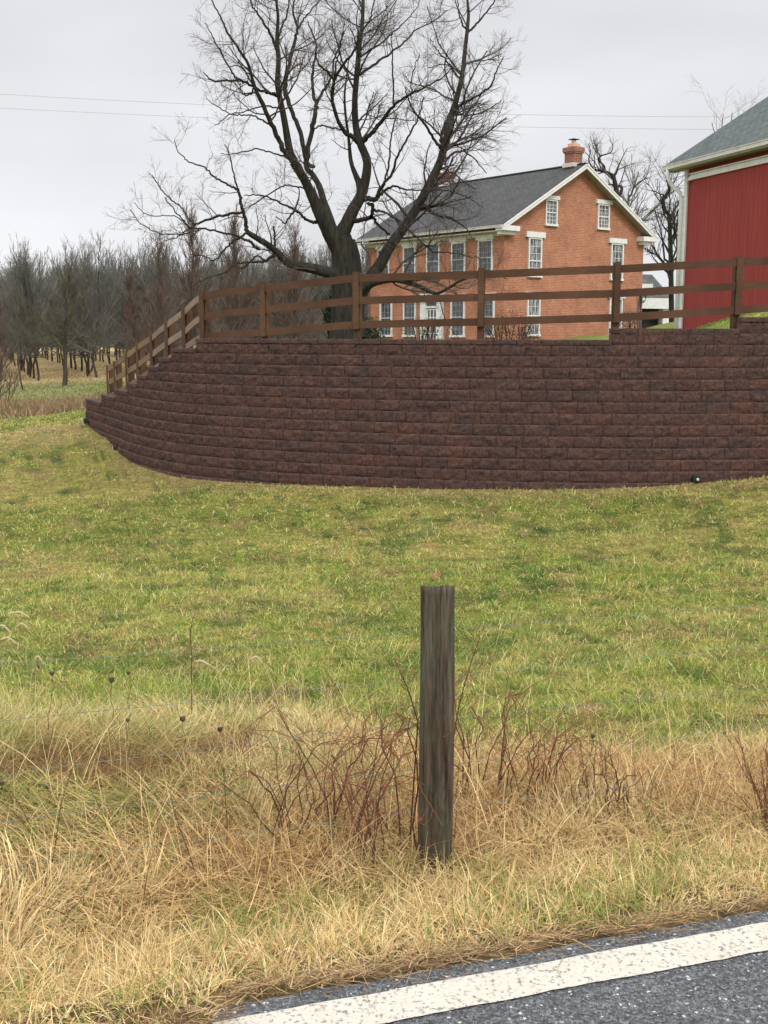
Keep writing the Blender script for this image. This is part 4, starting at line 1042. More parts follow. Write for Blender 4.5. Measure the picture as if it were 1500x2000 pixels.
def big_tree():
    px2m = TREE_Y / F
    base = atY(673, 700, TREE_Y); base[2] = .7
    root = empty('bare_tree', base, 'big leafless tree with dark spreading limbs behind the fence in front of the house', 'tree')
    pos = {}
    polys = []
    nodes = []
    for name, dr, pts in LIMBS:
        P = []; R = []
        x0, y0, _ = pts[0]
        # start at the depth of whatever limb this one leaves
        if nodes:
            nd = np.array(nodes); j = np.argmin((nd[:, 0] - x0) ** 2 + (nd[:, 1] - y0) ** 2); dep = nd[j, 2]
        else: dep = 0
        Ls = [0]
        for i in range(1, len(pts)): Ls.append(Ls[-1] + math.hypot(pts[i][0] - pts[i - 1][0], pts[i][1] - pts[i - 1][1]))
        for (x, y, r), l in zip(pts, Ls):
            t = l / max(1, Ls[-1]); D = dep + dr * t
            P.append(atY(x, y, TREE_Y + D)); R.append(r * px2m * (TREE_Y + D) / TREE_Y); nodes.append((x, y, D))
        polys.append((name, np.array(P), np.array(R)))
    tr = Acc(); mainP = []; mainR = []
    for name, P, R in polys:
        n = max(10, int(np.sum(np.linalg.norm(np.diff(P, axis=0), axis=1)) / .22))
        # smooth path
        s = np.concatenate([[0], np.cumsum(np.linalg.norm(np.diff(P, axis=0), axis=1))])
        Q = catmull(P, 10 if R.max() > .12 else 5); sq = np.concatenate([[0], np.cumsum(np.linalg.norm(np.diff(Q, axis=0), axis=1))])
        Rq = np.interp(np.linspace(0, len(R) - 1, len(Q)), np.arange(len(R)), R)
        if R.max() < .12: Q[1:] += rng.normal(size=(len(Q) - 1, 3)) * .012; Rq = Rq * (1 + rng.normal(size=len(Rq)) * .03)
        ns_ = 20 if Rq.max() > .15 else 12 if Rq.max() > .05 else 6
        V, Fq = tube1(Q, Rq * (.90 if name in 'TE' else .83), ns_)
        if ns_ > 6:
            W = V.reshape(len(Q), ns_, 3); aa = np.arange(ns_)[None] * 2 * math.pi / ns_; zz = np.arange(len(Q))[:, None] * (.16 if R.max() > .12 else .35)
            k_ = 1 + .16 * (fbm(np.cos(aa) * 1.6 + zz, np.sin(aa) * 1.6 + zz * .5, 1.3, len(name), 3) - .5)
            V = (Q[:, None] + (W - Q[:, None]) * k_[..., None]).reshape(-1, 3)
        tr.add(V, Fq)
        if name != 'T' and name != 'S':
            a, b = resample(Q, Rq, 14); mainP.append(a); mainR.append(b)
    tr.build('trunk', MT['bark'], root, smooth_=True)
    MP = np.array(mainP); MR = np.array(mainR)
    # a few limbs that reach away from and towards the viewer give the crown its depth
    thick = MR[:, 0] > .05
    dP, dR = grow(MP[thick], MR[thick], lambda L: L * .7, (.22, .42), (45, 75), k=9, up=.16, wob=.16, tmin=.25, rfac=.36, rmin=.010, lmax=2.8)
    c0P, c0R = grow(MP, MR, lambda L: L * 2.2, (.20, .44), (40, 78), k=8, up=.05, wob=.15, tmin=.25, rfac=.30, rmin=.0048, lmin=.8, tip=.45, lmax=2.25)
    c1P, c1R = grow(dP, dR, lambda L: L * 2.0, (.25, .5), (35, 70), k=7, up=.06, wob=.14, tmin=.2, rfac=.45, rmin=.0055, lmin=.6)
    A = Acc(); TW = Acc()
    V, Fq = tubes(dP, dR, 5); A.add(V, Fq)
    for P, R in ((c0P, c0R), (c1P, c1R)):
        V, Fq = tubes(P, R, 4); A.add(V, Fq)
        P2, R2 = grow(P, R, lambda L: L * 5.4, (.36, .70), (28, 60), k=6, up=.03, wob=.13, tmin=.12, rfac=.55, rmin=.0040, lmin=.35)
        V, Fq = tubes(P2, R2, 3); TW.add(V, Fq)
        P3, R3 = grow(P2, R2, lambda L: L * 10.5, (.34, .7), (25, 50), k=4, up=.02, wob=.13, tmin=.15, rfac=.7, rmin=.0029, lmin=.18)
        V, Fq = tubes(P3, R3, 3); TW.add(V, Fq)
    cr_ = A.build('crown', MT['twig'], root)
    TW.build('fine_twigs', MT['twig_fine'], cr_)
big_tree()

# ------------------------------------------------------------------ other trees
def make_tree_mesh(seed, h, r, nb, low, asc, lenr, cr_lo=.18, r3=.012, per2=3.2, per3=5, wob=.1, droop=0, tpow=.9, nl=0):
    rg = np.random.default_rng(seed)
    k = 14; P = np.zeros((1, k, 3)); P[0, :, 2] = np.linspace(-.3, h, k)
    P[0, :, :2] = np.cumsum(rg.normal(size=(k, 2)) * wob, 0); P[0, :, :2] -= P[0, 0, :2]
    R = np.linspace(r, .02, k)[None] ** 1.0
    t = low / h + (1 - low / h) * rg.random(nb) ** tpow
    zi = t * (k - 1); i = np.minimum(zi.astype(int), k - 2); f = (zi - i)[:, None]
    S = P[0, i] * (1 - f) + P[0, i + 1] * f
    az = rg.random(nb) * 2 * math.pi; el = np.radians(rg.uniform(asc[0], asc[1], nb) + (t - .4) * 55)
    d = np.stack([np.cos(az) * np.cos(el), np.sin(az) * np.cos(el), np.sin(el)], -1)
    L = rg.uniform(lenr[0], lenr[1], nb) * (1.12 - .75 * t)
    if nl:
        d[:nl] = unit(np.stack([np.cos(az[:nl]) * .42, np.sin(az[:nl]) * .42, np.ones(nl)], -1)); t[:nl] = rg.uniform(.25, .65, nl)
        zi = t[:nl] * (k - 1); i = np.minimum(zi.astype(int), k - 2); f = (zi - i)[:, None]; S[:nl] = P[0, i] * (1 - f) + P[0, i + 1] * f; L[:nl] = h * (1 - t[:nl]) * rg.uniform(.75, 1.0, nl)
    k1 = 7; Q = np.empty((nb, k1, 3)); Q[:, 0] = S
    for j in range(1, k1):
        d = unit(d + rg.normal(size=(nb, 3)) * .12 + np.array([0, 0, .10 - droop])); Q[:, j] = Q[:, j - 1] + d * (L / (k1 - 1))[:, None]
    RQ = np.maximum(.010, L * .011)[:, None] * np.linspace(1, .4, k1)[None]
    trunk = tubes(P, R, 7)
    A = Acc(); V, Fq = tubes(Q, RQ, 4); A.add(V, Fq)
    P2, R2 = grow(Q, RQ, lambda l: l * per2, (.25, .5), (20, 42), k=4, up=.24 - droop, wob=.12, tmin=.1, rfac=.7, rmin=r3, rg=rg, lmin=.4)
    V, Fq = tubes(P2, R2, 3); A.add(V, Fq)
    P3, R3 = grow(P2, R2, lambda l: l * per3, (.3, .6), (20, 42), k=3, up=.22 - droop, wob=.12, tmin=.1, rfac=.8, rmin=r3 * .75, rg=rg, lmin=.25)
    V, Fq = tubes(P3, R3, 3); A.add(V, Fq)
    return trunk, A
def tree_obj(name, seed, loc, mats, label, cat='tree', group=None, **kw):
    trunk, A = make_tree_mesh(seed, **kw)
    r = empty(name, (0, 0, 0), label, cat, group)
    npmesh('trunk', trunk[0], [trunk[1]], mats[0], r, smooth_=True)
    A.build('crown', mats[1], r)
    r.location = loc
    return r
def copy_tree(o, loc, rz, sc, label=None, group=None, mats=None):
    c = o.copy(); COL.objects.link(c); c.location = loc; c.rotation_euler = (0, 0, rz); c.scale = sc
    if label: c['label'] = label
    if group: c['group'] = group
    for ch in o.children:
        d = ch.copy(); COL.objects.link(d); d.parent = c
    return c
MT['grey_trunk'] = simple('grey_trunk', (.028, .024, .020), (.07, .058, .045), 4, .9, mscale=(1, 1, .3), bst=.3)
MT['grey_twig'] = simple('grey_twigs', (.095, .095, .084), (.165, .160, .138), 1.0, .9, bst=0)  # lightened twigs: haze over the far rows put into the colour
MT['russet_twig'] = simple('russet_twigs', (.095, .068, .055), (.165, .110, .085), 1.5, .9, bst=0)
MT['olive_twig'] = simple('olive_twigs', (.05, .052, .028), (.12, .10, .055), 1.5, .9, bst=0)
G_PL = 'bare trees planted in rows beyond the field'
L_PL = 'slender bare tree in the dense planted rows beyond the lawn'
protos = []
for k in range(5):
    h = [11.0, 10.6, 11.3, 10.8, 10.4][k]
    protos.append(tree_obj('plantation_tree', 100 + k, (0, 0, -500), (MT['grey_trunk'], MT['grey_twig']), L_PL, 'tree', G_PL,
                  h=h * .84, r=.09, nb=105, low=1.9, asc=(8, 58), lenr=(1.9, 3.3), r3=.013, per2=2.4, per3=3.4, wob=.10, tpow=1.7, nl=16))
used = [False] * 5
row_dir = np.array([math.sin(math.radians(-19.5)), math.cos(math.radians(-19.5))]); row_n = np.array([row_dir[1], -row_dir[0]])
P0 = atZ(193, 739, -1.6)[:2]
cnt = 0
spots = []
for i in range(-9, 16):
    for j in range(0, 27):
        p = P0 + row_n * (i * 4.3) + row_dir * (j * 4.0 + rng.normal() * .25 + (0 if i < 2 else rng.uniform(-1, 2))) + row_n * rng.normal() * .2
        if i < 0: p = p + row_dir * 1.0
        if i == -3 and j == 0: p = p - row_dir * 1
        z = float(ground_z(p[0], p[1])); px = proj((p[0], p[1], z))[0]
        if px < -60 or px > 745 or p[1] < 66: continue
        if len(spots) > 285: continue
        spots.append((p[0], p[1], z))
for (x, y, z) in spots:
    k = int(rng.integers(5)); sc = rng.uniform(.86, 1.06); s3 = (sc, sc, sc * rng.uniform(.94, 1.06))
    if not used[k]:
        used[k] = True; protos[k].location = (x, y, z - .05); protos[k].rotation_euler = (0, 0, rng.random() * 6.28); protos[k].scale = s3
    else: copy_tree(protos[k], (x, y, z - .05), rng.random() * 6.28, s3)
print('plantation trees', len(spots))
# russet-brown trees at the near edge of the wood
def gz(x, y): return float(ground_z(x, y))
def place_px(px, Y): 
    X = ray(px, 649)[0] / ray(px, 649)[1] * Y; return X, Y
rus = []
for i, (px, Y, h, sp_, lab) in enumerate([(318, 62, 7.2, 2.0, 'russet-brown twiggy tree left of the fence\'s corner post'), (385, 66, 7.6, 2.3, 'broad russet tree behind the fence\'s tallest stepped posts'), (462, 70, 8.0, 2.4, 'brownish tree under the big tree\'s low left limb'), (268, 64, 6.0, 1.7, 'small russet tree behind the lowest fence posts'), (575, 72, 7.6, 2.4, 'brownish tree seen just left of the big tree\'s trunk')]):
    x, y = place_px(px, Y)
    rus.append(tree_obj('russet_tree', 300 + i, (x, y, gz(x, y)), (MT['grey_trunk'], MT['russet_twig']), lab, 'tree', 'russet trees at the edge of the wood', h=h, r=.10, nb=75, low=.6, asc=(40, 75), lenr=(sp_ * .9, sp_ * 1.6), r3=.013, per2=4.2, per3=4.5, wob=.05))
x, y = place_px(121, 69.5)
tree_obj('spreading_tree', 330, (x, y, gz(x, y)), (MT['grey_trunk'], MT['olive_twig']), 'olive-brown spreading tree standing in front of the planted rows', 'tree', None, h=6.4, r=.17, nb=46, low=1.9, asc=(8, 45), lenr=(2.6, 4.0), r3=.013, per2=3.0, per3=4.0, wob=.06)
x, y = place_px(38, 66)
tree_obj('sapling', 331, (x, y, gz(x, y)), (MT['grey_trunk'], MT['olive_twig']), 'thin young sapling at the far left before the planted rows', 'sapling', None, h=5.0, r=.05, nb=20, low=2.2, asc=(30, 60), lenr=(1.0, 1.8), r3=.012, per2=2.5, per3=3, wob=.05)
x, y = place_px(-4, 48)
tree_obj('russet_bush', 332, (x, y, gz(x, y)), (MT['russet_twig'], MT['russet_twig']), 'orange-brown bush cut by the left edge of the view', 'bush', None, h=4.2, r=.05, nb=90, low=.1, asc=(35, 80), lenr=(1.0, 1.9), r3=.011, per2=4.5, per3=5, wob=.05)

# trees behind the house and between house and barn (traced main limbs, procedural twigs)
def traced_tree(name, Y, limbs, label, seed, twr=.0065, dens=1.7, mat=None, down=None):
    rg = np.random.default_rng(seed); f = Y / F
    x0, y0 = limbs[0][0][0], limbs[0][0][1]
    base = atY(x0, y0, Y); root = empty(name, base, label, 'tree')
    tr = Acc(); mp, mr_ = [], []
    for pts in limbs:
        dr = rg.uniform(-1.5, 1.5)
        P = np.array([atY(x, y, Y + dr * (i / (len(pts) - 1)) * (0 if pts is limbs[0] else 1)) for i, (x, y, r) in enumerate(pts)]); R = np.array([r * f for *_, r in pts])
        Q = catmull(P, 5); Rq = np.interp(np.linspace(0, len(R) - 1, len(Q)), np.arange(len(R)), R)
        V, Fq = tube1(Q, Rq, 7); tr.add(V, Fq); a, b = resample(Q, Rq, 12); mp.append(a); mr_.append(b)
    tr.build('trunk', MT['bark'], root, smooth_=True)
    MP = np.array(mp); MR = np.array(mr_); A = Acc()
    P1, R1 = grow(MP, MR, lambda L: L * dens, (.22, .5), (30, 65), k=7, up=.12, wob=.2, tmin=.35, rfac=.5, rmin=twr, lmin=.9, rg=rg); V, Fq = tubes(P1, R1, 4); A.add(V, Fq)
    P2, R2 = grow(P1, R1, lambda L: L * 2.6, (.3, .6), (25, 55), k=5, up=.1, wob=.2, tmin=.15, rfac=.7, rmin=twr * .8, lmin=.45, rg=rg); V, Fq = tubes(P2, R2, 3); A.add(V, Fq)
    P3, R3 = grow(P2, R2, lambda L: L * 3.0, (.3, .6), (25, 50), k=3, up=.06, wob=.2, tmin=.15, rfac=.7, rmin=twr * .6, lmin=.3, rg=rg); V, Fq = tubes(P3, R3, 3); A.add(V, Fq)
    A.build('crown', mat or MT['twig_far'], root)
MT['twig_far'] = simple('pale_twig_bark', (.09, .08, .078), (.16, .145, .14), 1, .9, bst=0)
MT['twig_faint'] = simple('faint_twig_bark', (.16, .14, .14), (.24, .22, .22), 1, .9, bst=0)
MT['twig_dark'] = simple('dark_twig_bark', (.03, .028, .022), (.065, .055, .042), 1, .9, bst=0)
traced_tree('bare_tree', 74, [
    [(1202, 640, 8), (1203, 500, 7), (1203, 400, 5.5), (1204, 375, 5), (1200, 352, 4), (1196, 343, 3.5), (1188, 338, 3), (1176, 334, 2.5), (1160, 332, 2)],
    [(1197, 345, 3), (1203, 338, 2.5), (1206, 330, 2), (1212, 315, 1), (1225, 290, .7)],
    [(1181, 335, 2.2), (1180, 325, 2), (1172, 316, 1.8), (1169, 311, 1.6), (1175, 304, 1.5), (1192, 298, 1.1), (1197, 285, .8), (1190, 272, .6)],
    [(1175, 305, 1.1), (1165, 296, 1), (1158, 285, .8), (1160, 272, .6)],
    [(1203, 380, 3), (1212, 378, 3.4), (1214, 365, 3), (1207, 364, 2.2), (1196, 361, 2), (1188, 360, 1.5)],
    [(1160, 332, 1.6), (1150, 313, 1.2), (1153, 295, .9), (1148, 280, .6)],
    [(1206, 332, 1), (1222, 325, .8), (1240, 318, .5)]], 'bare crooked tree rising behind the brick gable roof', 41)
traced_tree('bare_tree', 80, [
    [(1220, 640, 4), (1224, 480, 3), (1227, 395, 2.2), (1233, 380, 1.8), (1238, 367, 1.5), (1250, 355, 1.1), (1265, 347, .8)],
    [(1236, 372, 1.3), (1240, 360, 1), (1245, 345, .8), (1247, 335, .5)]], 'slim bare tree right of the crooked one behind the gable roof', 42, dens=2.0)
traced_tree('bare_tree', 62, [
    [(1312, 660, 5.5), (1311, 560, 5), (1310, 500, 4.5), (1309, 470, 4.2), (1308, 440, 4), (1307, 420, 3.6), (1299, 410, 3.2), (1296, 395, 2.8), (1297, 385, 2.6), (1305, 372, 2), (1305, 358, 1.6), (1300, 346, 1)],
    [(1298, 387, 1.8), (1306, 375, 1.5), (1312, 355, 1)],
    [(1296, 381, 1.2), (1287, 378, 1), (1280, 374, .9), (1270, 372, .6)],
    [(1310, 500, 2.6), (1302, 485, 1.8), (1294, 470, 1.3), (1284, 455, .9), (1278, 440, .6)],
    [(1310, 480, 2.4), (1318, 465, 1.8), (1322, 440, 1.3), (1324, 415, .8)],
    [(1308, 455, 2), (1298, 445, 1.4), (1290, 430, 1), (1284, 415, .6)],
    [(1308, 430, 2), (1315, 415, 1.6), (1320, 395, 1)],
    [(1312, 560, 2.4), (1300, 520, 1.8), (1285, 500, 1.4), (1270, 493, 1.1), (1258, 485, .8)],
    [(1311, 540, 2), (1320, 510, 1.6), (1326, 480, 1)]], 'dark crooked bare tree in the gap between house and barn', 43, dens=3.0, twr=.011, mat=MT['twig_dark'])
traced_tree('bare_tree', 66, [[(1420, 640, 3), (1418, 400, 2.2), (1412, 300, 1.5), (1410, 250, .8), (1413, 222, .5)], [(1414, 300, 1.4), (1424, 265, .9), (1430, 220, .5)], [(1412, 290, 1.2), (1398, 265, .8), (1390, 240, .5)]], 'bare treetop just showing over the barn roof', 44, dens=.7, mat=MT['twig_faint'])

# ------------------------------------------------------------------ evergreen and shrubs
def leaf_cloud(c, rad, n, size, cols, rg, flat=.0, shell=.35):
    d = unit(rg.normal(size=(n, 3))); rr = rg.random(n) ** shell
    lump = .75 + .5 * fbm(d[:, 0] * 2 + c[0], d[:, 1] * 2 + d[:, 2] * 2.3 + c[1], 1.6, 3, 2)
    P = c + d * rr[:, None] * lump[:, None] * np.array(rad)
    a = unit(rg.normal(size=(n, 3))); b = unit(np.cross(a, rg.normal(size=(n, 3)))); s = size * rg.uniform(.6, 1.4, n)[:, None]
    V = np.stack([P - a * s, P + b * s * .5, P + a * s, P - b * s * .5], 1).reshape(-1, 3)
    Fq = np.arange(n * 4).reshape(n, 4)
    C = np.asarray(cols)[rg.integers(len(cols), size=n)] * rg.uniform(.7, 1.3, n)[:, None]
    return V, Fq, np.repeat(C, 4, 0)
MT['leaf'] = vcol_mat('leaf', .6, .3, trans=.25)
def shrub(name, px, Y, parts, size, cols, label, cat, seed, group=None, per=1400, stems=True, zadd=0):
    rg = np.random.default_rng(seed); X, _ = place_px(px, Y); z0 = gz(X, Y) + zadd
    root = empty(name, (X, Y, z0), label, cat, group); A = Acc(); S = Acc()
    for (dx, dy, dz, rx, ry, rz_) in parts:
        V, Fq, C = leaf_cloud(np.array([X + dx, Y + dy, z0 + dz]), (rx, ry, rz_), int(per * rx * rz_ * 4), size, cols, rg); A.add(V, Fq, col=C)
        P = np.zeros((5, 4, 3))
        for k in range(5):
            P[k] = np.linspace([X + dx * .6 + rg.normal() * .1, Y + dy * .6, z0 - .2], [X + dx + rg.normal() * rx * .5, Y + dy, z0 + dz + rz_ * .6], 4)
        V, Fq = tubes(P, np.full((5, 4), .02), 4); S.add(V, Fq)
    A.build('foliage', MT['leaf'], root); S.build('stem', MT['bark'], root)
EG = [(.018, .032, .016), (.03, .05, .02), (.045, .07, .028), (.022, .035, .02)]
shrub('evergreen_bush', 668, 36.5, [(0, 0, .9, .55, .5, .9), (.35, .2, 1.5, .35, .35, .8), (-.3, .1, 1.3, .3, .3, .8)], .045, EG, 'dark evergreen bush wrapped round the big tree\'s foot', 'bush', 51, per=1300, zadd=.2)
shrub('evergreen_bush', 712, 47, [(0, 0, .9, .8, .7, .85), (-.5, .2, 1.6, .5, .5, 1.1)], .05, EG, 'dark evergreen bush at the left corner of the house', 'bush', 52, per=1000, zadd=.1)
shrub('twiggy_shrub', 820, 49.5, [(0, 0, .9, .8, .5, .75), (.5, 0, .8, .5, .4, .7)], .04, [(.16, .11, .05), (.10, .09, .04), (.06, .07, .035)], 'low twiggy shrub under the window left of the front door', 'shrub', 53, per=260, zadd=.2)
shrub('brown_shrub', 1000, 49.0, [(0, 0, .95, 1.0, .6, 1.0), (-.8, 0, .8, .7, .5, .8), (.7, .2, .7, .6, .5, .75)], .035, [(.14, .075, .05), (.10, .06, .045), (.17, .11, .07)], 'brown leafless shrub at the near corner of the house', 'shrub', 54, per=420, zadd=.25)
shrub('brown_shrub', 1228, 54.0, [(0, 0, .5, .55, .4, .6)], .035, [(.15, .085, .065), (.20, .12, .10)], 'small brown shrub by the house\'s right corner', 'shrub', 55, per=500, zadd=.15)

# ------------------------------------------------------------------ power lines
def cable(pts, label, Y=95.):
    P = [atY(x, y, Y) for x, y in pts]; P = np.array(P)
    xs = np.linspace(-60, 80, 60); co = np.polyfit(P[:, 0], P[:, 2], 2 if len(P) > 2 else 1); zs = np.polyval(co, xs)
    m = MB(); m.tube(np.stack([xs, np.full(60, Y), zs], -1), .014, 5)
    tag(m.build('power_line', MT['cable']), label, 'power line', 'power lines crossing the sky')
cable([(0, 184), (380, 203), (1000, 224), (1390, 228)], 'upper of the two thin power lines crossing the sky', 95)
cable([(0, 211), (370, 228), (1000, 248), (1320, 252)], 'lower of the two thin power lines crossing the sky', 95.6)

# ------------------------------------------------------------------ post and wire fence by the road
PB = atZ(854, 1690, -.21)
def fence_pt(px, py):                                # on the vertical plane of the wires
    return atplane(px, py, PB, np.array([rn[0], rn[1], 0]))
def post_mat():
    m, t, b = material('weathered_post', (.1, .09, .07), .9, .15)
    tcn = N(t, 'ShaderNodeTexCoord')
    g, gh = noise_ramp(t, tcn.outputs['Object'], 10, [(.28, (.022, .017, .013)), (.5, (.075, .060, .044)), (.72, (.16, .13, .10))], detail=9, mscale=(3.0, 3.0, .10), rough=.75)
    r, _ = noise_ramp(t, tcn.outputs['Object'], 2.6, [(.44, (1.1, 1.08, 1.0)), (.60, (.55, .36, .28))], mscale=(5, 5, .5), detail=5)
    l, _ = noise_ramp(t, tcn.outputs['Object'], 3.2, [(.44, (0, 0, 0)), (.60, (.85, .85, .85))], mscale=(4.5, 4.5, .8), detail=8, rough=.8)
    c = mixc(t, g, r, 1.0, 'MULTIPLY'); c = mixc(t, c, (.098, .100, .074), l)
    k, kh = noise_ramp(t, tcn.outputs['Object'], 95, [(.32, (.45, .45, .45)), (.68, (1.5, 1.5, 1.45))], detail=6, mscale=(1, 1, .07), rough=.7)
    c = mixc(t, c, k, 1.0, 'MULTIPLY'); gh = mixc(t, gh, kh, .5)
    t.links.new(c, b.inputs['Base Color']); bump(t, b, gh, 1.0, .012)
    return m
def wire_fence():
    root = empty('wire_fence', PB, 'weathered round wooden post strung with thin wires standing in roadside grass', 'fence')
    # post: checked, slightly irregular cylinder
    n, k = 40, 46; top = fence_pt(854, 1138)[2]; hgt = top - (PB[2] - .25)
    cen = PB[:2]; V = []
    for i in range(k):
        f = i / (k - 1); z = PB[2] - .25 + hgt * f
        for j in range(n):
            a = 2 * math.pi * j / n
            r = .0575 * (1 + .03 * (float(vnoise(a * 1.3 + 5, z * 2, 1)) - .5) + .02 * math.sin(z * 5 + 1))
            crk = math.exp(-((a - 4.92 - .03 * math.sin(z * 6)) / .045) ** 2) * .010 + math.exp(-((a - 4.05 + .05 * math.sin(z * 4)) / .05) ** 2) * .006 * (z > .1)
            flat = .004 * (float(vnoise(a * 6, z * 1.5, 1, 3)) - .5)
            rr = r - crk + flat
            
            V.append((cen[0] - .011 + rr * math.cos(a) + .005 * math.sin(f * 2.4), cen[1] + rr * math.sin(a), z - (i >= k - 1) * (.0138 * (math.sin(a) + 1) + .003 * math.sin(3 * a + 1))))
    V = np.array(V); idx = np.arange(n * k).reshape(k, n)
    a = idx[:-1]; b = np.roll(a, -1, 1); c = idx[1:]; d = np.roll(c, -1, 1)
    q = np.stack([a, b, d, c], -1).reshape(-1, 4)
    npmesh('post', V, [q, idx[-1][None]], post_mat(), root)
    wires = [[(0, 1302), (100, 1309), (500, 1277), (815, 1243), (900, 1236), (1100, 1221), (1500, 1190)],
             [(0, 1420), (230, 1402), (430, 1377), (815, 1337), (885, 1328), (1140, 1308), (1500, 1270)],
             [(0, 1528), (230, 1500), (430, 1472), (815, 1428), (885, 1415), (1110, 1390), (1500, 1355)],
             [(0, 1622), (230, 1592), (430, 1566), (815, 1516), (885, 1507), (1170, 1472), (1500, 1432)],
             [(0, 1712), (240, 1680), (430, 1650), (815, 1600), (885, 1590), (1170, 1560), (1500, 1520)]]
    for wv in wires:
        P = np.array([fence_pt(x, y) for x, y in wv]); u = (P[:, :2] - cen) @ rd
        co = np.polyfit(u, P[:, 2], 2); us = np.linspace(-3.2, 4.0, 50); zs = np.polyval(co, np.clip(us, u[0] - .2, u[-1] + .3))
        off = -.0 * rn
        # the wire runs on the far side of the post
        pts = np.zeros((50, 3)); pts[:, :2] = cen + us[:, None] * rd + rn * .062; pts[:, 2] = zs + .002 * np.sin(us * 9)
        m = MB(); m.tube(pts, .00085, 5)
        m.build('wire', MT['wire'], root)
        zz = float(np.polyval(co, 0))
        s_ = MB(); s_.box([*(cen + rn * .062), zz], (np.array([*rd, 0]), np.array([*rn, 0]), UP), (.012, .006, .0025)); s_.build('staple', MT['wire'], root)
wire_fence()

# ------------------------------------------------------------------ grass
def in_view(x, y, m=.45): return np.abs(np.arctan2(x, y)) < m
def blades(x, y, h, wdt, col, lean, ldir=None, curl=.5, zoff=0., rg=rng, flatz=None, seg=3):
    """curved tapering blades; arrays of n"""
    n = len(x); z = ground_z(x, y) - .012 + zoff
    a = rg.random(n) * 2 * math.pi if ldir is None else ldir
    D = np.stack([np.cos(a), np.sin(a), np.zeros(n)], -1)
    fa = rg.random(n) * 2 * math.pi; Sd = np.stack([np.cos(fa), np.sin(fa), np.zeros(n)], -1)
    base = np.stack([x, y, z], -1)
    V = np.empty((n, seg * 2 + 1, 3), np.float32)
    for k in range(seg):
        t = k / seg
        ang = lean * (1 + curl * t)
        p = base + D * (h * t * np.sin(np.clip(ang, 0, 1.75)))[:, None] + np.array([0, 0, 1]) * (h * t * np.maximum(np.cos(ang), -.1))[:, None]
        ww = (wdt * (1 - .55 * t))[:, None]
        V[:, k * 2] = p - Sd * ww; V[:, k * 2 + 1] = p + Sd * ww
    ang = lean * (1 + curl)
    V[:, -1] = base + D * (h * np.sin(np.clip(ang, 0, 1.75)))[:, None] + np.array([0, 0, 1]) * (h * np.maximum(np.cos(ang), -.1))[:, None]
    m = seg * 2 + 1; b = (np.arange(n) * m)[:, None]
    quads = np.concatenate([b + np.array([[2 * k, 2 * k + 1, 2 * k + 3, 2 * k + 2]]) for k in range(seg - 1)])
    tri = b + np.array([[2 * seg - 2, 2 * seg - 1, 2 * seg]])
    C = np.repeat(col, m, 0)
    return V.reshape(-1, 3), quads, tri, C
def bound(x, y):
    """how far out the rough verge grass reaches: 1 = rough, 0 = lawn"""
    s = sdist(x, y); lim = np.interp(x, [-3.5, -2.2, -1.2, -.4, .3, 1.2, 2.5], [4.4, 4.2, 3.8, 3.0, 2.0, 1.6, 1.7]) + (fbm(x, y, 2.2, 4) - .5) * .8
    return 1 - smooth(lim - .25, lim + .25, s)
def scatter(n, y0, y1, m=.44, pw=1.0):
    th = rng.uniform(-m, m, n); r = np.sqrt(rng.uniform(y0 ** 2, y1 ** 2, n)); return r * np.sin(th), r * np.cos(th)
def tufts(nt, y0, y1, keepf, per, sig, m=.46):
    """clump centres with a handful of blades each; returns blade x, y, outward direction and clump id"""
    cx, cy = scatter(nt, y0, y1, m); k = keepf(cx, cy); cx, cy = cx[k], cy[k]; nt = len(cx)
    cnt = rng.integers(per[0], per[1], nt); idx = np.repeat(np.arange(nt), cnt); n = len(idx)
    sg = (rng.uniform(.6, 1.5, nt) * sig)[idx]
    ox = rng.normal(size=n) * sg; oy = rng.normal(size=n) * sg
    bx = rng.normal(size=nt) * .7; by = rng.normal(size=nt) * .7
    ld = np.arctan2(oy / sg + by[idx], ox / sg + bx[idx]) + rng.normal(size=n) * .35
    return cx[idx] + ox, cy[idx] + oy, ld, idx, nt
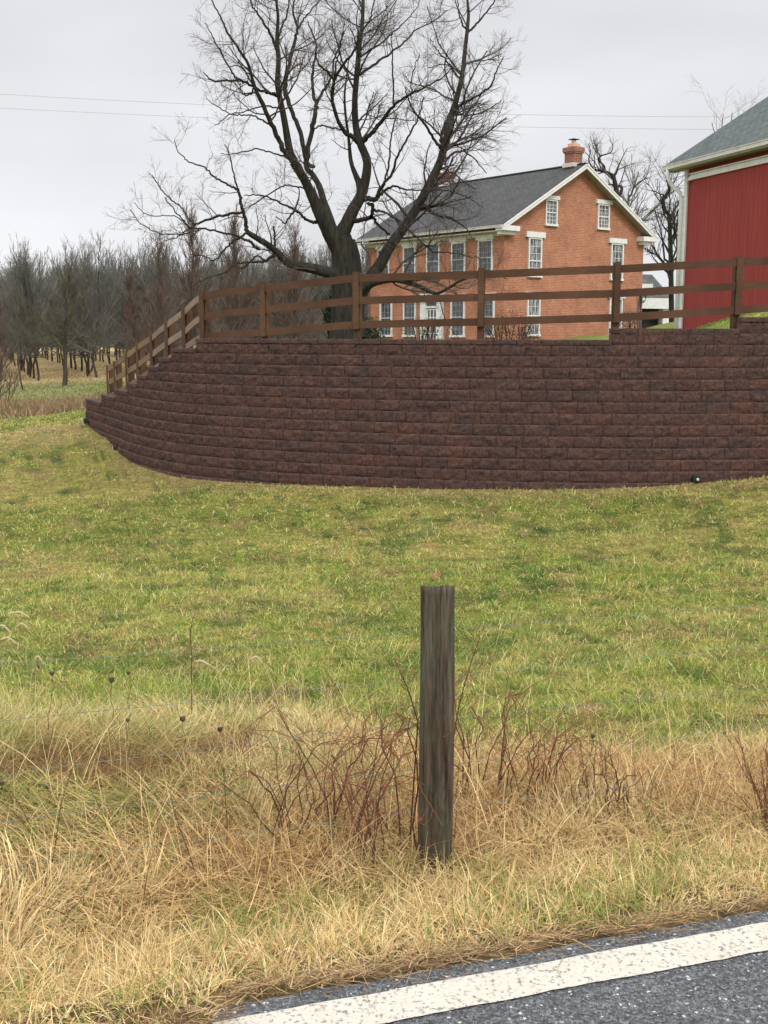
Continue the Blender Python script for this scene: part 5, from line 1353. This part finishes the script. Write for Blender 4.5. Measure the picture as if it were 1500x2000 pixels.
def lawn():
    A = Acc(); tot = 0
    for (nt_, y0, y1, hh, sig) in ((26000, 4.0, 8.5, .048, .022), (36000, 8.5, 14, .042, .026), (40000, 14, 22, .038, .034), (30000, 22, 44, .045, .06)):
        def kp(x, y):
            d = wall_r(np.clip(np.arctan2(x, y), TH0, TH1)) - np.hypot(x, y); inw = np.arctan2(x, y) > TH0
            return (bound(x, y) < rng.random(len(x))) & ((d > .33) | ~inw) & (rng.random(len(x)) < .45 + .8 * smooth(.35, .6, fbm(x, y, 2.4, 31, 3)))
        x, y, ld, ci, nt = tufts(nt_, y0, y1, kp, (8, 20), sig); n = len(x); r = np.hypot(x, y)
        ch = (rng.gamma(2.6, .42, nt) * (.7 + .9 * smooth(.5, .7, vnoise(rng.random(nt) * 50, rng.random(nt) * 50))))[ci]
        h = hh * np.clip(ch, .30, 2.9) * rng.uniform(.5, 1.2, n)
        wd = np.maximum(.0016, r * .00030) * rng.uniform(.7, 1.35, n)
        tc_ = rng.random(nt)[ci]; c = lawn_tint(x, y) * 1.08
        big = smooth(1.2, 2.0, ch)
        c = mixv(c, np.array([.14, .24, .06]), big * .55)
        c = np.where((tc_ < .09)[:, None], mixv(c, [.62, .52, .20], .6), c)
        c = np.where(((tc_ > .13) & (tc_ < .18))[:, None], mixv(c, [.42, .22, .11], .75), c)
        c = np.where(((tc_ > .18) & (tc_ < .50))[:, None], c * np.array([.46, .64, .5]), c)
        st_ = rng.random(n); c = np.where((st_ < .07)[:, None], np.array([.66, .58, .28]), c)
        c = c * rng.uniform(.75, 1.28, n)[:, None]
        V, q, t, C = blades(x, y, h, wd, c, rng.uniform(.25, 1.25, n), ld, curl=.55); A.add(V, q, t, col=C); tot += n
    # fallen leaf fragments and thatch specks
    n = 9000; x, y = scatter(n, 5, 22); k = bound(x, y) < .5; x, y = x[k], y[k]; n = len(x); r = np.hypot(x, y)
    c = mixv([.34, .19, .09], [.55, .40, .22], rng.random(n)) * rng.uniform(.6, 1.1, n)[:, None]
    V, q, t, C = blades(x, y, rng.uniform(.015, .05, n), np.maximum(.004, r * .0005) * rng.uniform(.6, 1.6, n), c, rng.uniform(1.0, 1.5, n), zoff=rng.uniform(.01, .04, n)); A.add(V, q, t, col=C)
    print('lawn blades', tot)
    tag(A.build('lawn_grass', MT['blade']), 'short green and yellowing lawn grass between the roadside and the wall', 'grass', kind='stuff')
lawn()
STRAW = np.array([.70, .52, .24]); STR2 = np.array([.86, .71, .40]); TAN = np.array([.56, .34, .15]); OLV = np.array([.30, .31, .08]); GRN = np.array([.18, .27, .06]); RST = np.array([.28, .13, .065])
def rough():
    A = Acc(); tot = 0
    rn_ = lambda n: rng.random(n)
    # 1 mown verge by the asphalt: short bristly mixed grass
    x, y, ld, ci, nt = tufts(15000, 2.2, 5.2, lambda x, y: (sverge(x, y) > .05 + .07 * fbm(x, y, 5, 8)) & (rn_(len(x)) > smooth(.75, 1.15, sverge(x, y)) * .85) & (sverge(x, y) < 1.6), (7, 15), .016, .5)
    n = len(x); s = sverge(x, y); u = rn_(nt)[ci]; g = fbm(x, y, 2.2, 91, 3)
    pg = .16 + .45 * smooth(.45, .62, g)
    c = mixv(STRAW, STR2, rn_(n)); c = np.where((u < pg)[:, None], mixv(OLV, GRN, rn_(n)) * 1.1, c); c = mixv(c, TAN, (rn_(n) < .18) * .8)
    h = rng.uniform(.03, .085, n) * np.clip(rng.gamma(4, .25, nt), .4, 2.0)[ci] * (.55 + .45 * smooth(.05, .4, s)); c = c * rng.uniform(.6, 1.2, n)[:, None]
    V, q, t, C = blades(x, y, h, rng.uniform(.0010, .0022, n), c, rng.uniform(.15, 1.15, n), ld, curl=.55, zoff=.01); A.add(V, q, t, col=C); tot += n
    # 2 taller dead clumps between the verge and the lawn
    x, y, ld, ci, nt = tufts(12500, 3.0, 8.0, lambda x, y: (sverge(x, y) > .72 + .25 * fbm(x, y, 4, 8)) & (bound(x, y) > rn_(len(x))), (10, 24), .030)
    n = len(x); s = sverge(x, y); left = 1 - smooth(-1.2, -.1, x); far = smooth(1.35, 2.1, s); ho = hollow(x, y)
    u = rn_(nt)[ci]; pg = .05 + .72 * far * left * (.5 + fbm(x, y, 1.7, 55, 2)) + .16 * far + .08 * left
    c = mixv(STRAW, STR2, rn_(n)); c = mixv(c, TAN, smooth(.45, .65, fbm(x, y, 1.5, 81, 3)) * .8 * (1 - far * .6) + .0)
    c = np.where((u < pg)[:, None], mixv(OLV, GRN, rn_(n)) * 1.15, c); v = rn_(n); c = np.where((v > .86)[:, None], RST * .8, c); c = mixv(c, RST * .7, ho * .92)
    c = c * rng.uniform(.42, 1.2, n)[:, None] * (1 - .3 * ho)[:, None]
    H = np.clip(rng.gamma(5, .2, nt), .4, 1.9)[ci]
    h = rng.uniform(.06, .18, n) * H * (1 - .55 * ho) * (1 - .12 * far)
    gl = 2 * math.pi * fbm(x, y, 1.3, 101, 2) * 2.0                       # swathes pushed over together
    w_ = (.25 + .65 * left)[:, None]; vx = np.stack([np.cos(ld), np.sin(ld)], -1) * (1 - w_ * .6) + np.stack([np.cos(gl), np.sin(gl)], -1) * w_
    ld = np.arctan2(vx[:, 1], vx[:, 0])
    lean = rng.uniform(.15, 1.25, n) + .45 * left * rn_(n) + .35 * ho
    V, q, t, C = blades(x, y, h, rng.uniform(.0009, .0021, n) * (1 + .35 * left), c, lean, ld, curl=.75, zoff=rng.uniform(0, .03, n), seg=4); A.add(V, q, t, col=C); tot += n
    # 2b big lodged tussocks arching over at the left
    def kt(x, y): return (sverge(x, y) > 1.35) & (bound(x, y) > .5) & (x < -.05 + .5 * (rn_(len(x)) - .5)) & (hollow(x, y) < .35)
    x, y, ld, ci, nt = tufts(1500, 4.0, 7.6, kt, (60, 120), .035); n = len(x)
    gl = (2 * math.pi * fbm(x, y, .8, 131, 2) * 1.6 + 2.4)
    vx = np.stack([np.cos(ld), np.sin(ld)], -1) * .55 + np.stack([np.cos(gl), np.sin(gl)], -1) * .75; ld = np.arctan2(vx[:, 1], vx[:, 0])
    u = rn_(nt)[ci]; c = mixv(TAN, STR2, rn_(n)); gm = np.clip(.30 + .8 * (u > .35) * rn_(n), 0, 1); c = mixv(c, mixv(OLV, [.22, .31, .12], rn_(n)) * 1.15, gm); c = c * rng.uniform(.45, 1.2, n)[:, None]
    V, q, t, C = blades(x, y, rng.uniform(.08, .21, n) * rng.uniform(.6, 1.35, nt)[ci], rng.uniform(.0013, .0028, n), c, rng.uniform(.35, 1.05, n), ld, curl=rng.uniform(.5, 1.1, n), zoff=0, seg=5); A.add(V, q, t, col=C); tot += n
    # 3 tangled litter lying over everything
    n = 110000; x, y = scatter(n, 2.3, 7.8, .46); s = sverge(x, y); keep = (bound(x, y) > rn_(n)) & (s > .0 + .07 * fbm(x, y, 5, 8)) & (rn_(n) < .35 + .65 * smooth(.6, 1.0, s)); x, y, s = x[keep], y[keep], s[keep]; n = len(x); ho = hollow(x, y)
    left = 1 - smooth(-1.2, -.1, x)
    c = mixv(STRAW, TAN, rn_(n)) * rng.uniform(.45, 1.15, n)[:, None]; c = np.where((rn_(n) < .30 * left * smooth(1.2, 1.9, s))[:, None], OLV * 1.2, c)
    c = np.where(((1 - smooth(.03, .22, s)) > rn_(n))[:, None], mixv(RST, TAN, rn_(n)) * rng.uniform(.5, 1.1, n)[:, None], c); c = mixv(c, RST * .6, ho * .8)
    V, q, t, C = blades(x, y, rng.uniform(.04, .20, n), rng.uniform(.0009, .0021, n), c, rng.uniform(1.1, 1.5, n), curl=rng.uniform(-.15, .25, n), zoff=rng.uniform(.005, .075, n) * smooth(.05, .8, s) * (1 - .8 * ho)); A.add(V, q, t, col=C); tot += n
    # 4 long lone stalks
    n = 1500; x, y = scatter(n, 3.4, 6.4, .42); s = sverge(x, y); keep = (s > .8) & (bound(x, y) > .4) & ((x > -.9) | (rn_(n) < .4)); x, y = x[keep], y[keep]; n = len(x)
    c = mixv(STR2, STRAW, rn_(n)) * rng.uniform(.7, 1.15, n)[:, None]
    V, q, t, C = blades(x, y, rng.uniform(.22, .50, n), rng.uniform(.0009, .0016, n), c, rng.uniform(.05, .65, n), curl=.7, seg=4); A.add(V, q, t, col=C)
    # 5 straw washed along the asphalt edge
    n = 5200; u = rng.uniform(-1.6, 3.4, n); v = rng.normal(size=n) * .028 + .025 + .06 * (fbm(u, u * 0, 3, 3) - .4) - .15 * (1 - smooth(-.10, .05, u))
    x = E0[0] + rd[0] * u + rn[0] * v; y = E0[1] + rd[1] * u + rn[1] * v
    c = mixv(np.array([.52, .36, .19]), np.array([.17, .095, .060]), rn_(n)) * rng.uniform(.6, 1.25, n)[:, None]
    la = math.atan2(rd[1], rd[0]) + rng.normal(size=n) * .75 + math.pi * rng.integers(0, 2, n)
    V, q, t, C = blades(x, y, rng.gamma(3, .018, n), rng.uniform(.0008, .0019, n), c, rng.uniform(1.25, 1.56, n), la, curl=rng.uniform(-.1, .15, n), zoff=rng.uniform(.032, .05, n)); A.add(V, q, t, col=C)
    print('rough blades', tot)
    tag(A.build('dry_grass', MT['blade']), 'tall straw-coloured and matted roadside grass around the wooden post', 'grass', kind='stuff')
rough()
def far_grass():
    A = Acc()
    # brown brush strip beyond the lawn
    n = 26000; th = rng.uniform(-.47, -.17, n); r = rng.uniform(41.5, 50, n) + rng.normal(size=n) * .5; x = r * np.sin(th); y = r * np.cos(th)
    k = fbm(x, y, .7, 7, 3); c = mixv([.26, .16, .11], [.40, .29, .16], rng.random(n)); c = mixv(c, [.17, .19, .08], (rng.random(n) < .2) * 1.0) * rng.uniform(.6, 1.2, n)[:, None]
    V, q, t, C = blades(x, y, rng.uniform(.15, .6, n) * (.3 + k * 1.2), rng.uniform(.012, .024, n), c, rng.uniform(.05, .7, n), curl=.5); A.add(V, q, t, col=C)
    tag(A.build('brush_strip', MT['blade']), 'strip of brown weeds and brush beyond the lawn at the left', 'brush', kind='stuff')
    B = Acc()
    n = 50000; th = rng.uniform(.06, .42, n); rw = wall_r(th); r = rw + .34 + (rng.random(n) ** 1.4) * 14; x = r * np.sin(th); y = r * np.cos(th)
    keep = x > 4.5; x, y = x[keep], y[keep]; n = len(x)
    c = mixv([.15, .25, .05], [.36, .36, .11], smooth(.35, .65, fbm(x, y, 1.6, 17, 3))) * rng.uniform(.75, 1.3, n)[:, None] * 1.15
    V, q, t, C = blades(x, y, rng.uniform(.03, .09, n), rng.uniform(.006, .012, n), c, rng.uniform(.1, 1., n), curl=.5); B.add(V, q, t, col=C)
    tag(B.build('yard_grass', MT['blade']), 'bright green grass on the bank behind the wall below the barn', 'grass', kind='stuff')
    D = Acc()
    n = 42000; th = rng.uniform(-.47, .0, n); r = np.sqrt(rng.uniform(48 ** 2, 110 ** 2, n)); x = r * np.sin(th); y = r * np.cos(th)
    c = mixv([.20, .20, .088], [.44, .33, .18], smooth(0, 1, (r - 72) / 9 + (fbm(x, y, .12, 3) - .5) * 1.4)) * rng.uniform(.75, 1.25, n)[:, None]
    V, q, t, C = blades(x, y, rng.uniform(.05, .16, n), rng.uniform(.02, .05, n), c, rng.uniform(.2, 1.2, n), curl=.3); D.add(V, q, t, col=C)
    tag(D.build('field_grass', MT['blade']), 'pale field grass and leaf litter under the planted trees', 'grass', kind='stuff')
far_grass()

# ------------------------------------------------------------------ brambles and weeds near the road
MT['cane'] = vcol_mat('bramble_cane', .8, .06)
def bramble(px, py, canes, label, seed, spread=.5, hgt=.45, dark=(.075, .042, .030), red=(.30, .135, .075), n2=10, dirb=0.0, name='bramble'):
    rg = np.random.default_rng(seed); b = atZ(px, py, -.20); b[2] = gz(b[0], b[1])
    root = empty(name, b, label, 'bramble', 'red-stemmed brambles around the post'); A = Acc()
    P = []; R = []
    for i in range(canes):
        a = rg.uniform(0, 2 * math.pi); out_ = rg.uniform(.25, 1.0) * spread; H = rg.uniform(.5, 1.0) * hgt
        k = 9; t = np.linspace(0, 1, k)
        hx = math.cos(a) + dirb; hy = math.sin(a) * .55
        st_ = b + np.array([rg.normal() * .07, rg.normal() * .05, -.03])
        pts = st_ + np.stack([hx * out_ * t ** 1.3, hy * out_ * t ** 1.3, H * np.sin(t * math.pi * rg.uniform(.5, .82)) + .0 * t], -1)
        pts[1:] += rg.normal(size=(k - 1, 3)) * .012
        P.append(pts); R.append(np.linspace(.0032, .0013, k) * rg.uniform(.7, 1.25))
    P = np.array(P); R = np.array(R)
    mixt = np.repeat(np.linspace(0, 1, 9)[None] * .9, canes, 0) * rg.uniform(.5, 1.1, (canes, 1))
    V, Fq = tubes(P, R, 5); A.add(V, Fq, col=mixv(dark, red, np.clip(np.repeat(mixt.ravel(), 5), 0, 1)))
    P2, R2 = grow(P, R, lambda L: L * n2 * .7, (.22, .5), (30, 75), k=5, up=.05, wob=.22, tmin=.15, rfac=.6, rmin=.0011, lmin=.05, rg=rg)
    V, Fq = tubes(P2, R2, 4); A.add(V, Fq, col=np.repeat(mixv(dark, red, rg.uniform(.3, 1, len(P2))), 20, 0))
    P3, R3 = grow(P2, R2, lambda L: L * 11, (.25, .55), (30, 80), k=3, up=.05, wob=.25, tmin=.1, rfac=.7, rmin=.0008, lmin=.02, rg=rg)
    V, Fq = tubes(P3, R3, 3); A.add(V, Fq, col=np.repeat(mixv(dark, red, rg.uniform(.5, 1, len(P3))), 9, 0))
    # clinging dead leaves
    nl = int(len(P2) * .9); ii = rg.integers(len(P2), size=nl); c0 = P2[ii, rg.integers(1, 5, nl)]
    aa = unit(rg.normal(size=(nl, 3))); bb = unit(np.cross(aa, rg.normal(size=(nl, 3)))); sz = rg.uniform(.003, .008, nl)[:, None]
    V = np.stack([c0 - aa * sz, c0 + bb * sz * .6, c0 + aa * sz, c0 - bb * sz * .6], 1).reshape(-1, 3)
    A.add(V, np.arange(nl * 4).reshape(nl, 4), col=np.repeat(mixv((.30, .08, .04), (.20, .07, .04), rg.random(nl)), 4, 0))
    A.build('canes', MT['cane'], root)
bramble(728, 1680, 10, 'dense red-stemmed bramble just left of the wooden post', 71, .55, .58, dirb=-.12)
bramble(790, 1665, 6, 'dark-stemmed bramble clump touching the post\'s left side', 72, .34, .58)
bramble(560, 1640, 11, 'sprawling bramble at the left end of the bramble patch', 73, .55, .46)
bramble(655, 1620, 8, 'bramble between the sprawling one and the dense one left of the post', 74, .50, .52)
bramble(960, 1560, 11, 'arching red bramble just right of the wooden post', 75, .55, .52, dirb=.15)
bramble(1050, 1570, 12, 'bramble at the right end of the patch behind the wires', 76, .45, .42)
bramble(1190, 1600, 12, 'brownish dead bramble standing alone right of the patch', 77, .18, .34, dark=(.07, .045, .03), red=(.20, .10, .06))
# two long upright shoots by the post
for (pts, lab) in (([(884, 1500), (900, 1400), (925, 1310), (942, 1262)], 'tall slanting reddish shoot rising right of the post'), ([(818, 1430), (800, 1370), (785, 1335), (772, 1307)], 'short slanting reddish shoot rising left of the post')):
    P = np.array([fence_pt(x, y) + np.array([0, .10, 0]) for x, y in pts]); P = catmull(P, 5)
    P = np.vstack([[P[0, 0] - .03, P[0, 1], gz(P[0, 0], P[0, 1]) - .02], P]); R = np.linspace(.0028, .0012, len(P))
    A = Acc(); V, Fq = tube1(P, R, 5); A.add(V, Fq, col=np.array((.12, .05, .035)))
    P2, R2 = grow(P[None], R[None], lambda L: L * 26, (.05, .12), (30, 70), k=4, rmin=.0009, lmin=.02, tmin=.3); V, Fq = tubes(P2, R2, 3); A.add(V, Fq, col=np.array((.2, .08, .05)))
    tag(A.build('bramble_shoot', MT['cane']), lab, 'bramble shoot')

# dead umbel weeds
def umbel(px, py, pyb, r, label, seed, drop=0):
    rg = np.random.default_rng(seed); hd = None
    b = atZ(px + rg.normal() * 6, pyb, -.24); b[2] = gz(b[0], b[1]); h = atY(px, py, b[1] + .02)
    root = empty('seed_head_weed', b, label, 'weed', 'dead umbel weeds at the lower left')
    m = MB(); k = 8; t = np.linspace(0, 1, k)[:, None]; P = b * (1 - t) + h * t; P[1:-1] += rg.normal(size=(k - 2, 3)) * .008
    m.tube(P, np.linspace(.0022, .0012, k), 5); m.build('stem', MT['weed'], root)
    m = MB(); n = 26
    for i in range(n):
        a = i * 2.4; q = math.sqrt((i + .5) / n); d = np.array([math.cos(a) * q, math.sin(a) * q, .75]); d /= np.linalg.norm(d)
        r = r * 1.0; e1 = h + d * r * .9; e2 = h + np.array([math.cos(a) * q * .62, math.sin(a) * q * .62, 1.35]) * r * 1.25
        m.tube([h, e1, e2], [.0008, .0010, .0026], 4)
    m.build('seed_head', MT['weed_head'], root)
MT['weed'] = simple('weed_stem', (.09, .07, .035), (.16, .12, .06), 5, .8, bst=0)
MT['weed_head'] = simple('weed_head', (.07, .045, .032), (.15, .10, .07), 30, .9, bst=0)
for i, (px, py, pyb, r, lab) in enumerate([(102, 1320, 1420, .016, 'dark round seed head on a thin stem, leftmost of the upper ones'), (218, 1334, 1430, .020, 'largest dark seed head, near the lower left grass'), (251, 1318, 1410, .012, 'small dark seed head, rightmost of the upper three'),
        (357, 1410, 1500, .018, 'dark seed head right of the flattened brown hollow'), (250, 1410, 1480, .012, 'small seed head above the flattened brown hollow'), (93, 1541, 1620, .012, 'small dark seed head below the flattened hollow'), (4, 1535, 1610, .014, 'dark seed head at the left edge of the view'), (430, 1430, 1500, .016, 'faded brown seed head left of the brambles'), (1158, 1442, 1610, .012, 'lone dark seed head on a tall stem right of the post')]):
    umbel(px, py, pyb, r * .8, lab, 400 + i)
# thin dark dead stems
def stem(pts, label, seed, r=.0022, nb=0, cat='dead stem', col=(.10, .05, .03), Y=None):
    rg = np.random.default_rng(seed); x, y = pts[0]; b = atZ(x, y, -.24); b[2] = gz(b[0], b[1]) - .02
    P = np.array([b] + [atY(x, y, b[1] + .03 * i) for i, (x, y) in enumerate(pts[1:], 1)]); P = catmull(P, 4); R = np.linspace(r, r * .45, len(P)); A = Acc()
    V, Fq = tube1(P, R, 5); A.add(V, Fq, col=np.array(col))
    P2, R2 = grow(P[None], R[None], lambda L: L * (12 + nb), (.06, .20), (25, 50), k=4, rmin=.0008, lmin=.02, tmin=.3, rg=rg); V, Fq = tubes(P2, R2, 3); A.add(V, Fq, col=np.array(col) * 1.3)
    tag(A.build('dead_stem', MT['cane']), label, cat, 'thin dead weed stems')
stem([(372, 1345), (374, 1280), (372, 1235), (383, 1183)], 'tall thin dead stem standing above the lawn at left centre', 1, .003)
stem([(95, 1720), (108, 1650), (122, 1560), (150, 1480)], 'dark dead stem slanting up at the far left', 2, nb=8)
stem([(395, 1750), (370, 1670), (345, 1600), (332, 1545)], 'dark stem leaning left in the lower left grass', 3, nb=6)
stem([(440, 1690), (444, 1620), (440, 1560), (436, 1500)], 'upright dark stem left of the brambles', 4, nb=6)
stem([(1163, 1640), (1164, 1560), (1160, 1500), (1165, 1450)], 'upright dead stem under the lone seed head', 5)
stem([(1245, 1500), (1300, 1545), (1330, 1580), (1400, 1500)], 'bent dark twig in the straw grass at the right', 6)

# brown feathery weed at the right edge
def feather(px, pyb, pyt, label, seed, n=26, wd=.10, lean=.0):
    rg = np.random.default_rng(seed); b = atZ(px, pyb, -.22); b[2] = gz(b[0], b[1]); top = atY(px + lean, pyt, b[1])
    A = Acc(); P = []
    for i in range(n):
        k = 6; t = np.linspace(0, 1, k)[:, None]; e = top + np.array([rg.normal() * wd, rg.normal() * wd * .6, -abs(rg.normal()) * .18])
        q = b * (1 - t) + e * t; q[:, 2] += .02 * np.sin(t[:, 0] * 3); q[1:] += rg.normal(size=(k - 1, 3)) * .006; P.append(q)
    P = np.array(P); R = np.linspace(.0018, .0009, 6)[None].repeat(n, 0); V, Fq = tubes(P, R, 4); A.add(V, Fq, col=np.array((.15, .075, .045)))
    P2, R2 = grow(P, R, lambda L: L * 45, (.04, .11), (20, 40), k=3, up=.1, wob=.1, rmin=.0011, lmin=.015, tmin=.3, rg=rg); V, Fq = tubes(P2, R2, 3); A.add(V, Fq, col=np.array((.22, .11, .06)))
    tag(A.build('feathery_weed', MT['cane']), label, 'weed')
feather(1500, 1640, 1420, 'brown feathery weed at the right edge of the view', 81, 22, .07, -30)
feather(110, 1840, 1740, 'small reddish feathery weed in the lower left grass', 82, 12, .03, 25)
feather(603, 1440, 1392, 'dark twiggy little weed on the lawn edge left of the post', 83, 14, .06, 0)

# foxtail seed heads curving over at the left edge
def foxtail(pts, label, seed):
    rg = np.random.default_rng(seed); x, y = pts[0]; b = atZ(x, y, -.3); b[2] = gz(b[0], b[1])
    P = catmull(np.array([b] + [atY(x, y, b[1]) for x, y in pts[1:]]), 6); R = np.full(len(P), .0013)
    root = empty('foxtail', b, label, 'grass stalk', 'pale foxtail heads at the left'); m = MB(); m.tube(P, R, 5); m.build('stalk', MT['fox'], root)
    Q = P[-9:]; rr = np.concatenate([[.002], np.full(6, .0048), [.004, .002]])
    m = MB(); m.tube(Q, rr, 8); 
    for i in range(90):
        f = rg.random() * 7.9; j = int(f); c = Q[j] + (Q[j + 1] - Q[j]) * (f - j); d = unit(rg.normal(size=3) + (Q[j + 1] - Q[j]) * 40); m.tube([c, c + d * .011], [.0006, .0003], 3, cap=False)
    m.build('seed_head', MT['fox'], root)
MT['fox'] = simple('foxtail_straw', (.50, .44, .24), (.38, .32, .17), 20, .8, bst=0)
for i, (p, lab) in enumerate([([(-40, 1340), (-15, 1230), (30, 1196), (57, 1206)], 'topmost of the pale foxtail heads drooping in at the left edge'), ([(-10, 1340), (10, 1260), (38, 1220), (55, 1227)], 'small foxtail head just under the topmost one'),
        ([(-60, 1350), (-30, 1260), (0, 1222), (22, 1236)], 'foxtail head cut by the left edge'), ([(-50, 1370), (-20, 1280), (10, 1246), (31, 1256)], 'drooping foxtail head below the one cut by the left edge'),
        ([(50, 1420), (60, 1330), (72, 1283), (85, 1297)], 'lowest foxtail head, right of the other left-edge ones'), ([(470, 1430), (440, 1330), (400, 1294), (380, 1292)], 'foxtail head bending left above the matted grass'), ([(560, 1420), (530, 1330), (505, 1286), (488, 1288)], 'foxtail head bending left between the two wires')]):
    foxtail(p, lab, 500 + i)

# fallen leaf on the lawn
lp = atZ(852, 1124, -.55)
for _ in range(6): lp = atZ(852, 1124, gz(lp[0], lp[1]) + .05)
m = MB(); pts = []
for i in range(12):
    a = 2 * math.pi * i / 12; r_ = .042 * (1 + .25 * math.cos(3 * a + 1) + .15 * math.sin(5 * a)); pts.append(lp + np.array([math.cos(a) * r_ * 1.2, .5 * math.sin(a) * r_, math.sin(a) * r_ * .75 + .012 * math.cos(2 * a)]))
m.quad(pts); m.quad([p + np.array([0, .002, .001]) for p in pts][::-1])
MT['orange_leaf'] = simple('orange_leaf', (.22, .085, .035), (.32, .15, .065), 20, .7, bst=0)
tag(m.build('fallen_leaf', MT['orange_leaf']), 'single orange-brown fallen leaf on the lawn above the post', 'leaf')
